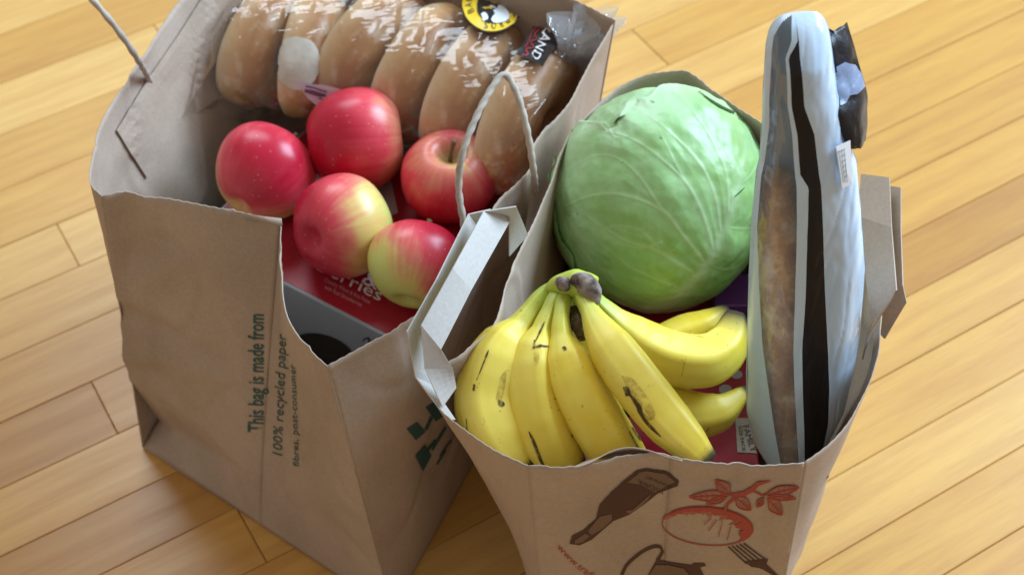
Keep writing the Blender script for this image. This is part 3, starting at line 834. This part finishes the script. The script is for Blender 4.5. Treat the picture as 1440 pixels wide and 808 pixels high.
vein([(930, 295), (900, 250), (870, 225), (840, 222), (805, 240)], 2.2, .5)
vein([(836, 174), (850, 173), (858, 184), (866, 196), (872, 198)], 3.0, .9)
vein([(925, 345), (900, 322), (860, 318), (830, 345), (815, 350)], 2, .4)
vein([(1032, 262), (1048, 250), (1062, 230)], 2, .5)
vein([(1015, 318), (1040, 320), (1060, 318)], 2, .5)
vein([(990, 368), (1020, 375), (1050, 360)], 2, .4)
VP = []
for c_, w, s in veins: VP.append((np.array([(v.x, v.y) for v in c_]), w, s))
def vein_field(x, y):
    best = 0; groove = 0
    for A_, w, s in VP:
        if abs(x - A_[:, 0]).min() > 32: continue
        a_0 = A_[:-1]; e_ = A_[1:] - a_0; q_ = np.array((x, y)) - a_0
        tt = np.clip((q_ * e_).sum(1) / ((e_ * e_).sum(1) + 1e-9), 0, 1)
        d = np.sqrt(((q_ - e_ * tt[:, None]) ** 2).sum(1)); k = int(d.argmin()); f = (k + tt[k]) / (len(A_) - 1)
        ww = (1.1 if w > 5 else .85) * w * (1.25 - .75 * f) * (1 + .35 * nz(x * .03, y * .03, w))
        v = s * (.75 * math.exp(-(d[k] / ww) ** 2) + .25 * math.exp(-(d[k] / (ww * 3)) ** 2)) * (1 - .75 * f) * (1 if w > 5 else .8)
        best = max(best, v); groove = max(groove, (1 - .4 * f) * (s ** .5) * math.exp(-(d[k] / 15.0) ** 2))
    return best, groove
def inpoly(x, y, P):
    c = False; j = len(P) - 1
    for i in range(len(P)):
        if (P[i][1] > y) != (P[j][1] > y) and x < (P[j][0] - P[i][0]) * (y - P[i][1]) / (P[j][1] - P[i][1]) + P[i][0]: c = not c
        j = i
    return c
def edgedist(x, y, P):
    b = 1e9
    for i in range(len(P)):
        x1, y1 = P[i]; x2, y2 = P[(i + 1) % len(P)]
        dx, dy = x2 - x1, y2 - y1; tt = max(0, min(1, ((x - x1) * dx + (y - y1) * dy) / (dx * dx + dy * dy + 1e-9)))
        b = min(b, math.hypot(x - x1 - tt * dx, y - y1 - tt * dy))
    return b
def cabbage_mat():
    m = mat('cabbage_leaf', (.3, .45, .15), .38, .45); t = NT(m)
    v = t.attr('vein'); yl = t.attr('deep')
    n1 = t.noise(16, 4); n2 = t.noise(75, 4, .6)
    f = t.math('ADD', yl, t.math('MULTIPLY', t.math('SUBTRACT', n1, .5), 1.2))
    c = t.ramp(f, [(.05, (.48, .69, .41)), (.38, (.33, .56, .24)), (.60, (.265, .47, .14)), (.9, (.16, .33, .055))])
    c = t.mix(t.math('MULTIPLY', t.ramp(n2, [(.45, (0, 0, 0)), (.7, (1, 1, 1))]), .22), c, (.42, .60, .36))
    vo = t.new('ShaderNodeTexVoronoi'); vo.feature = 'DISTANCE_TO_EDGE'; vo.inputs['Scale'].default_value = 62
    ds = t.new('ShaderNodeVectorMath', operation='ADD'); t.link(t.coord(), ds.inputs[0])
    nzv = t.new('ShaderNodeTexNoise'); nzv.inputs['Scale'].default_value = 30; t.link(t.coord(), nzv.inputs['Vector'])
    sc_ = t.new('ShaderNodeVectorMath', operation='SCALE'); sc_.inputs['Scale'].default_value = .02; t.link(nzv.outputs['Color'], sc_.inputs[0])
    t.link(sc_.outputs[0], ds.inputs[1]); t.link(ds.outputs[0], vo.inputs['Vector'])
    net = t.ramp(vo.outputs['Distance'], [(0, (1, 1, 1)), (.09, (0, 0, 0))])
    c = t.mix(t.math('MULTIPLY', net, .09), c, (.52, .70, .42))
    c = t.mix(t.math('MULTIPLY', v, t.math('ADD', .35, t.math('MULTIPLY', n1, .8), True)), c, (.62, .76, .50))
    sp = t.noise(120, 2, .5); c = t.mix(t.math('MULTIPLY', t.ramp(sp, [(.72, (0, 0, 0)), (.76, (1, 1, 1))]), .6), c, (.08, .13, .05))
    t.color(c); t.bump(t.math('ADD', n2, n1), .16, .003)
    t.b.inputs['Subsurface Weight'].default_value = .12; t.b.inputs['Subsurface Radius'].default_value = (.3, .5, .15); t.b.inputs['Subsurface Scale'].default_value = .01
    return m
CABM = cabbage_mat()
def cab_point(lon, lat, lift=0):
    """lon/lat about the view axis: lat 0 at the pole facing the lens"""
    d = X * (math.sin(lat) * math.cos(lon)) + Y * (math.sin(lat) * math.sin(lon)) + Z * math.cos(lat)
    sy = 1.06 if d.dot(Y) > 0 else 1.05
    q = X * d.dot(X) + Y * d.dot(Y) * sy + Z * d.dot(Z) * .93
    k = 1 + .028 * nz(d.x, d.y, d.z, 2.3) + .020 * nz(d.x + 4, d.y, d.z, 4.6) + .005 * nz(d.x, d.y + 7, d.z, 13)
    return cc + q * (cr * k + lift), d
def cab_patch(name, poly, lift, res=210, latmax=1.75, soft=10, curl=0, deep=.4):
    V, Fc, at1, at2 = [], [], [], []
    idx = {}
    for i in range(-res, res + 1):
        for j in range(-res, res + 1):
            x, y = i / res, j / res; r_ = math.hypot(x, y)
            if r_ > 1: continue
            lat = r_ * latmax; lon = math.atan2(y, x)
            p, d = cab_point(lon, lat)
            px, py = project(p)
            # keep the outline meaningful on the far side as well: extend radially
            if lat > 1.45:
                e = (lat - 1.45) * 140; q = Vector((px - 928, py - 279)).normalized(); px += q.x * e; py += q.y * e
            jag = 4 * nz(px * .05, py * .05, lift * 900) + .8 * nz(px * .16, py * .16, 3)
            if poly is not None and not inpoly(px + jag, py + jag, poly): continue
            ed = edgedist(px + jag, py + jag, poly) if poly is not None else 99
            vf, gv = vein_field(px, py) if lat < 1.6 else (0, 0)
            l = lift * min(1, .75 + ed / soft) + .0010 * vf - .0026 * gv * (.6 + .6 * nz(px * .02, py * .02, 11))
            if curl and ed < 9: l += curl * (1 - ed / 9) ** 2 * (.75 + .9 * nz(px * .05, py * .05, 7))
            p, d = cab_point(lon, lat, l)
            idx[(i, j)] = len(V); V.append(p); at1.append(min(1, vf))
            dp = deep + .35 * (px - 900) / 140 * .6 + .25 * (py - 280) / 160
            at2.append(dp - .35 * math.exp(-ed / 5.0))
    for (i, j), k in idx.items():
        q = [(i, j), (i + 1, j), (i + 1, j + 1), (i, j + 1)]
        if all(z in idx for z in q): Fc.append([idx[z] for z in q])
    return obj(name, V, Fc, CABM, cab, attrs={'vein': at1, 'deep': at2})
# closed inner head
V = []; a1 = []; a2 = []
for i in range(41):
    for j in range(60):
        p, d = cab_point(2 * math.pi * j / 60, math.pi * i / 40, -.0015); V.append(p); a1.append(.15); a2.append(.3)
obj('head', V, grid_faces(41, 60, wrap=True), CABM, cab, attrs={'vein': a1, 'deep': a2})
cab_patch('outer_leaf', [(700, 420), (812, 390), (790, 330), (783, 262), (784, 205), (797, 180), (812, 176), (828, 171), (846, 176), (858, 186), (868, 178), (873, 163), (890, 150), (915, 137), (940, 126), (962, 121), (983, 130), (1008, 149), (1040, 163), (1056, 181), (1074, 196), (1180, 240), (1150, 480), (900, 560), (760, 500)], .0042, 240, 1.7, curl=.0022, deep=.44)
cab_patch('back_leaf', [(770, 200), (800, 150), (860, 90), (940, 60), (1040, 90), (1110, 150), (1120, 215), (1072, 200), (1040, 178), (1005, 162), (985, 145), (962, 140), (915, 155), (880, 190), (850, 195), (812, 190)], .0006, 120, 1.75, curl=.0, deep=.50)  # deeper green paints in the dark cavity under the outer leaf's edge
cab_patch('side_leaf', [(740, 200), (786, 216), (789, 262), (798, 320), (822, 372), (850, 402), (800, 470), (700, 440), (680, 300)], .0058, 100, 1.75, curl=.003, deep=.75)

BCB = bvh_of([o for o in cab.children])
CRK = mat('leaf_crack', (.035, .075, .02), .7, .2)
decal('leaf_crack', stroke(C([(982, 129), (996, 140), (1010, 149), (1024, 156), (1036, 161), (1046, 164)], 16), [.6, 1, 1.5, 2, 2.4, 3, 3, 3.2, 3.2, 3, 3, 3.4, 3, 2.4, 1.6, .8]), CRK, BCB, cab, .0008)
decal('leaf_crack', stroke(C([(1038, 166), (1048, 172), (1060, 183), (1072, 195)], 10), [1, 2, 3, 3.5, 4, 4.5, 5, 5, 4, 3]), CRK, BCB, cab, .0008)
decal('leaf_crack', stroke(C([(1046, 264), (1040, 270), (1032, 277)], 8), [.6, 1.2, 1.5, 1.6, 1.5, 1.5, 1.2, .6]), CRK, BCB, cab, .0008)
decal('leaf_crack', stroke(C([(880, 163), (870, 168), (864, 175)], 8), [.6, 1.5, 2, 2.4, 2.4, 2, 1.5, .6]), CRK, BCB, cab, .0008)

# ------------------------------------------------------------------ bananas
def banana_mat():
    m = mat('banana_skin', (.75, .5, .05), .42, .4); t = NT(m)
    g = t.attr('green'); d = t.attr('dark')
    n1 = t.noise(26, 4); n2 = t.noise(210, 2); n3 = t.noise(55, 5, .65, t.mapping((1, 1, 1)))
    c = t.ramp(n1, [(.3, (.80, .60, .040)), (.7, (.90, .75, .14))])
    c = t.mix(t.math('MULTIPLY', g, .95), c, (.36, .50, .06))
    sp = t.ramp(n2, [(.70, (0, 0, 0)), (.76, (1, 1, 1))])
    c = t.mix(t.math('MULTIPLY', sp, .55), c, (.16, .09, .02))
    sc = t.ramp(n3, [(.66, (0, 0, 0)), (.72, (1, 1, 1))])
    c = t.mix(t.math('MULTIPLY', sc, .28), c, (.34, .20, .05))
    c = t.mix(d, c, (.030, .020, .010)); t.link(t.math('ADD', .42, t.math('MULTIPLY', d, .45)), t.b.inputs['Roughness'])
    t.color(c); t.bump(t.math('ADD', n1, t.math('MULTIPLY', n3, .5)), .10, .002)
    t.b.inputs['Subsurface Weight'].default_value = .08; t.b.inputs['Subsurface Radius'].default_value = (.6, .4, .1); t.b.inputs['Subsurface Scale'].default_value = .006
    return m
BAN = banana_mat()
BRU = mat('bruise', (.085, .050, .018), .6, .3)
t = NT(BRU); t.link(t.ramp(t.noise(260, 4, .65), [(.30, (.25, .25, .25)), (.55, (1, 1, 1))]), t.b.inputs['Alpha'])
BRU2 = mat('light_bruise', (.46, .33, .07), .55, .3)
t = NT(BRU2); t.link(t.ramp(t.noise(150, 4, .65), [(.38, (0, 0, 0)), (.68, (.75, .75, .75))]), t.b.inputs['Alpha'])
bun = thing('banana_bunch', (.04, .58, .17), 'bunch of ripe yellow bananas with dark bruises at the front of the right bag', 'bananas')
def banana(pts, rpx, dark_tip=True, prof=None, stem=.27, tip=.955):
    P = [at(*p) for p in pts]
    r = .94 * rpx * (P[len(P) // 2] - EYE).dot(fw) / F
    prof = prof or [.27, .28, .30, .40, .78, .95, 1, 1, 1, .96, .86, .66]
    n = 56; seg = 30
    def shp(a, s): return 1 + .055 * math.cos(5 * a + 1) + .028 * math.cos(10 * a + 2)
    V, Fc = tube(P, [q * r for q in prof], seg=seg, samples=n, shape=shp)
    gr, dk = [], []
    for i in range(n):
        s = i / (n - 1)
        for k in range(seg):
            gr.append(max(0, min(1, 1.3 - s / stem)) * .95)
            dk.append(max(0, min(1, (s - tip) / (.985 - tip))) if dark_tip else 0)
    gr += [.8, 0]; dk += [0, 1 if dark_tip else 0]
    return obj('banana', V, Fc, BAN, bun, attrs={'green': gr, 'dark': dk})
bs = []
bs.append(banana([(785, 402, .283), (762, 417, .284), (738, 447, .280), (704, 498, .272), (685, 560, .258), (702, 618, .246), (738, 655, .232)], 46))
bs.append(banana([(790, 404, .284), (777, 426, .286), (761, 470, .280), (752, 530, .268), (766, 605, .250), (800, 662, .228)], 42))
bs.append(banana([(800, 402, .285), (790, 432, .288), (790, 478, .283), (812, 545, .270), (850, 612, .252), (905, 690, .222)], 41))
bs.append(banana([(808, 402, .286), (824, 425, .293), (843, 462, .292), (880, 516, .288), (934, 584, .276), (972, 624, .268), (996, 648, .262)], 37, prof=[.34, .36, .42, .70, .94, 1, 1, 1, .95, .76, .45]))
bs.append(banana([(820, 405, .284), (846, 434, .270), (880, 468, .255), (930, 500, .244), (985, 508, .238), (1020, 486, .238), (1034, 446, .240)], 41, prof=[.30, .34, .50, .76, .92, .97, .97, .95, .86, .70, .45], tip=.84))  # longer dark tip: blackish end of the fruit plus painted shade
bs.append(banana([(850, 470, .222), (900, 540, .208), (960, 578, .204), (1010, 578, .204), (1050, 548, .206)], 36, prof=[.4, .6, .85, .97, 1, 1, 1, .95, .8, .5, .25]))
bs.append(banana([(808, 410, .276), (814, 455, .262), (838, 515, .248), (885, 580, .235)], 30))
bs.append(banana([(905, 505, .212), (950, 480, .218), (990, 462, .222), (1024, 436, .226)], 32, prof=[.5, .8, .95, 1, 1, 1, .95, .85, .7, .5, .3], tip=.78))  # dark end drawn out further, brown tip and painted shade together
# woody crown
CROWN = mat('banana_crown', (.2, .15, .12), .85, .2); t = NT(CROWN); t.color(t.ramp(t.noise(120, 5), [(.35, (.07, .045, .035)), (.65, (.36, .29, .25))])); t.bump(t.noise(90, 5), .5, .003)
def lump(pts, rad, seg=14, smp=16): 
    V, Fc = tube([at(*p) for p in pts], rad, seg=seg, samples=smp, shape=lambda a, s: 1 + .16 * nz(math.cos(a) * 2, math.sin(a) * 2, s * 4))
    return V, Fc
V, Fc = lump([(770, 406, .288), (790, 399, .292), (812, 399, .294), (830, 408, .293)], [.003, .007, .009, .010])
obj('crown', V, Fc, BAN, bun, attrs={'green': [.8] * len(V), 'dark': [0.0] * len(V)})
V, Fc = lump([(806, 394, .299), (823, 398, .301), (834, 412, .300), (839, 428, .297)], [.004, .0070, .0062, .002])
obj('crown_cut', V, Fc, CROWN, bun)
V, Fc = lump([(786, 395, .297), (793, 400, .299), (797, 408, .298)], [.003, .005, .002]); obj('crown_cut', V, Fc, CROWN, bun)
V, Fc = lump([(806, 436, .279), (815, 455, .281), (822, 475, .279)], [.004, .0065, .004]); obj('dried_stub', V, Fc, BRU, bun)
BB = bvh_of(bs)
def marks(polys, mt, lift=.0004):
    groups = []                                     # pieces that touch belong to one bruise
    for p in polys:
        near = [g for g in groups if any(abs(a[0] - b[0]) + abs(a[1] - b[1]) < 5 for q in g for a in q for b in p)]
        new = [p]
        for g in near: new += g; groups.remove(g)
        groups.append(new)
    for g in groups:
        cxy = [(sum(a[0] for a in q) / len(q), sum(a[1] for a in q) / len(q)) for q in g]
        if mt is BRU: g = [[(c_[0] + (a[0] - c_[0]) * .8, c_[1] + (a[1] - c_[1]) * .8) if len(q) > 4 else a for a in q] for q, c_ in zip(g, cxy)]
        decal('bruise', g, mt, BB, bun, lift, 6)
marks(stroke(C([(687, 492), (680, 510), (672, 530), (670, 534)], 10), [1, 2.5, 3, 2.5, 2.2, 2, 1.5, 1.5, 1, 1]) + stroke([(667, 540), (666, 549)], [3, 2]) + stroke([(656, 588), (657, 602), (656, 614)], [1, 2, 1]), BRU)
marks([C([(699, 560), (708, 563), (711, 570), (703, 573), (699, 567)], 12)], BRU)
marks([C([(703, 530), (712, 520), (710, 545), (702, 572), (697, 560)], 14)], BRU2, .0003)
marks(stroke(C([(766, 452), (758, 470), (752, 482)], 8), [1, 2, 3, 3, 2.5, 2, 1.5, 1]) + stroke([(750, 488), (760, 486), (771, 487)], [2, 4, 2]) + stroke([(752, 478), (751, 490)], [2, 4]) + stroke(C([(744, 606), (752, 624), (760, 645), (768, 660)], 10), [1, 3, 4.5, 5, 5, 5, 5, 4, 4, 3]), BRU)
marks([C([(750, 492), (758, 496), (757, 512), (751, 514)], 10)], BRU2, .0003)
marks([C([(789, 488), (795, 486), (798, 492), (793, 494)], 8), C([(802, 611), (806, 610), (805, 616)], 8)], BRU)
marks([C([(874, 528), (890, 532), (912, 560), (922, 585), (905, 590), (888, 562)], 22)], BRU2, .0003)
marks([C([(875, 542), (884, 543), (888, 556), (880, 558)], 12), C([(893, 562), (902, 570), (906, 588), (897, 580)], 12)] + stroke(C([(886, 554), (898, 570), (906, 588), (918, 602), (930, 613)], 14), [2, 3, 4, 5, 5, 4, 4, 4, 4, 4, 4, 3, 2, 1]) + stroke(C([(888, 600), (896, 612), (908, 626), (914, 634)], 8), [1, 2, 2.5, 2.5, 3, 2, 2, 1]) + stroke([(884, 606), (898, 632)], [1, 2.5]), BRU, .0006)
marks(stroke([(968, 470), (990, 474)], [1, 1.5]) + stroke([(958, 505), (963, 512)], 1.5) + stroke([(940, 478), (947, 484)], 1.2) + stroke([(997, 600), (992, 608)], [2, 4]) + stroke([(965, 500), (960, 520), (958, 530)], 1), BRU2)

# ------------------------------------------------------------------ baguette and its wrapper
def crust_mat():
    m = mat('baguette_crust', (.5, .3, .15), .7, .3); t = NT(m)
    n1 = t.noise(30, 5, .65); n2 = t.noise(110, 4)
    c = t.ramp(n1, [(.36, (.30, .12, .035)), (.50, (.58, .31, .12)), (.62, (.88, .78, .60))])
    c = t.mix(t.math('MULTIPLY', n2, .15), c, (.70, .60, .48)); t.color(c); t.bump(t.math('ADD', n1, n2), .3, .003)
    return m
q0, q1 = at(1112, 655, .195) + fw * .011, at(1097, 243, .405) + fw * .010
V, Fc = tube([q0, q0.lerp(q1, .33) + Vector((.001, 0, 0)), q0.lerp(q1, .66), q0.lerp(q1, .9), q1], [.010, .0155, .0172, .0168, .016, .008], seg=28, samples=60, shape=lambda a, s: 1 + .05 * nz(math.cos(a) * 1.5, math.sin(a) * 1.5, s * 14))
bg = obj('baguette', V, Fc, crust_mat(), None)
tag(bg, 'crusty brown baguette standing inside the white and black wrapper', 'baguette')
wrp = thing('bread_wrapper', at(1128, 650, .17) + Vector((0, .012, 0)), 'tall white plastic bread wrapper with black stripe and clear window standing in the right bag', 'bread wrapper')
Cw0, Cw1 = at(1130, 672, .172), at(1133, 24, .498)
Tn = (Cw1 - Cw0).normalized(); Xn = (rt - Tn * rt.dot(Tn)).normalized(); Nn = Xn.cross(Tn).normalized()
if Nn.dot(-fw) < 0: Nn = -Nn
# rows by picture height: y, left, window start, window end, stripe start, stripe end, right
rowsW = [(18, 1104, 1110, 1114, 1117, 1117.2, 1148), (24, 1090, 1096, 1110, 1117, 1117.3, 1156), (38, 1081, 1086, 1108, 1116, 1117.5, 1164), (56, 1077, 1082, 1098, 1102, 1117, 1168), (120, 1073, 1078, 1100, 1105, 1122, 1176), (160, 1072, 1078, 1106, 1113, 1136, 1184), (215, 1068, 1072, 1110, 1117, 1142, 1198),
         (232, 1064, 1068, 1112, 1128, 1145, 1204), (300, 1057, 1062, 1112, 1126, 1148, 1210), (380, 1053, 1064, 1110, 1124, 1151, 1216), (460, 1051, 1068, 1108, 1120, 1155, 1210), (520, 1050, 1076, 1110, 1121, 1158, 1200), (570, 1050, 1083, 1113, 1123, 1157, 1188), (620, 1062, 1092, 1116, 1124, 1148, 1162), (650, 1084, 1098, 1114, 1120, 1134, 1142), (700, 1100, 1110, 1120, 1126, 1134, 1138)]
yy = [r_[0] for r_ in rowsW]
NW = 130
def wrap_row(i):
    y = 18 + (668 - 18) * (i / (NW - 1))
    v = [float(np.interp(y, yy, [r_[k] for r_ in rowsW])) for k in range(1, 7)]
    # depth along the axis at this picture row
    s = (672 - y) / (672 - 24)
    # perspective-correct parameter
    lo, hi = -.3, 1.2
    for _ in range(30):
        md = (lo + hi) / 2
        if project(Cw0 + (Cw1 - Cw0) * md)[1] > y: lo = md
        else: hi = md
    return y, v, Cw0 + (Cw1 - Cw0) * lo
def wpt(px, y, v, base, i):
    L_, R_ = v[0], v[5]; mid = (L_ + R_) / 2; hw = (R_ - L_) / 2
    dep = (base - EYE).dot(fw); k = dep / F
    bx, by = project(base)
    xi = max(-1, min(1, (px - mid) / hw))
    taper = min(1, max(0, y - 18) / 55) ** .5
    b = .024 * taper * math.sqrt(max(0, 1 - xi * xi))
    wr_ = (.0020 * nz(px * .03, y * .008, 2.0) - .0022 * max(0, .35 - abs(nz(px * .055 + y * .012, y * .009, 6.0)) * 2.2) + .0003 * nz(px * .12, y * .05, 3.0)) * taper
    return base + Xn * (px - bx) * k + Nn * (b + wr_)
bands = {'left_edge': (0, 1), 'clear_window': (1, 2), 'seam_margin': (2, 3), 'black_stripe': (3, 4), 'white_film': (4, 5)}
WF = mat('white_film', (.60, .70, .80), .16, .8); t = NT(WF)
t.color(t.ramp(t.noise(22, 4, .6, t.mapping((1, 1, .35))), [(.3, (.46, .63, .82)), (.7, (.66, .78, .91))]))
t.bump(t.noise(34, 3, .5, t.mapping((1.4, 1.4, .3))), .22, .004)
MG = mat('milky_film', (.56, .71, .84), .22, .6)
BKF = mat('black_film', (.012, .010, .012), .35, .32); t = NT(BKF); t.bump(t.noise(50, 4, .6, t.mapping((1.4, 1.4, .4))), .4, .003)
WIN = film_mat('window_film', (.95, .96, .975), .02, .12, .22, 30, .11, .05)
rowsP = [wrap_row(i) for i in range(NW)]
for nm, (a, b) in bands.items():
    ncol = {'left_edge': 5, 'clear_window': 16, 'seam_margin': 5, 'black_stripe': 10, 'white_film': 24}[nm]
    V = []
    for i, (y, v, base) in enumerate(rowsP):
        for j in range(ncol): 
            px = v[a] + (v[b] - v[a]) * j / (ncol - 1)
            jag = 0
            V.append(wpt(px, y, v, base, i))
    obj(nm, V, grid_faces(NW, ncol), {'left_edge': MG, 'clear_window': WIN, 'seam_margin': MG, 'black_stripe': BKF, 'white_film': WF}[nm], wrp)
# back sheet
V = []
for i, (y, v, base) in enumerate(rowsP):
    for j in range(22):
        px = v[0] + (v[5] - v[0]) * j / 21
        p = wpt(px, y, v, base, i); xi = -1 + 2 * j / 21
        V.append(p - Nn * 2.0 * (p - base).dot(Nn) * .95)
obj('back_sheet', V, grid_faces(NW, 22, flip=True), MG, wrp)
# folded dark tail behind the top right
def quadgrid(outline_l, outline_r, zl, zr, n=26, mcols=10, amp=.003, sd=0):
    A_ = catmull([at(*p, z) for p, z in zip(outline_l, zl)], n); B_ = catmull([at(*p, z) for p, z in zip(outline_r, zr)], n)
    V = []
    for i in range(n):
        for j in range(mcols):
            t_ = j / (mcols - 1); p = A_[i].lerp(B_[i], t_)
            p = p + Nn * (.008 * math.sin(math.pi * t_) + amp * nz(i * .3 + sd, j * .5, 1.0) + amp * abs(nz(i * .2, j * .9 + sd, 5)))
            V.append(p)
    return V, grid_faces(n, mcols)
V, Fc = quadgrid([(1138, 30), (1146, 60), (1154, 110), (1164, 160), (1182, 200)], [(1190, 32), (1196, 52), (1208, 95), (1219, 140), (1216, 196)], [.48, .475, .46, .45, .43], [.475, .47, .455, .44, .42])
obj('folded_tail', V, Fc, BKF, wrp, solid=.0006)
BTL = bvh_of([bpy.data.objects['folded_tail']])
decal('tail_patch', [[(1173, 94), (1186, 88), (1199, 92), (1208, 104), (1213, 122), (1203, 132), (1192, 134), (1187, 146), (1180, 150), (1176, 122)]], mat('blue_grey_film', (.24, .30, .44), .3), BTL, wrp, .0016)  # blue-grey patch laid on the dark tail
BW = bvh_of([bpy.data.objects['white_film']])
lc = [hit(BW, x, y, .0035) for x, y in ((1169, 204), (1187, 197), (1192, 256), (1179, 261))]
pl = obj('paper_label', lc, [(0, 3, 2, 1)], WHITE, wrp, smooth=False, solid=.0004, offset=0)
BW = bvh_of([pl])
gl_ = []
for k in range(7): gl_ += stroke([(1172 + k * 1.5, 208 + k * 7.2), (1186 + k * .7, 202 + k * 7.4)], .8)
for k in range(4): gl_ += stroke([(1173 + k * 4, 206 - k * 1.4), (1181 + k * 3, 256)], .8)
decal('label_grid', gl_, mat('grid_ink', (.2, .25, .25), .6), BW, wrp, .0008)
decal('green_mark', [C([(1186, 172), (1196, 178), (1200, 190), (1188, 194)], 12)], mat('teal_print', (.06, .30, .27), .4), BW, wrp, .0014)
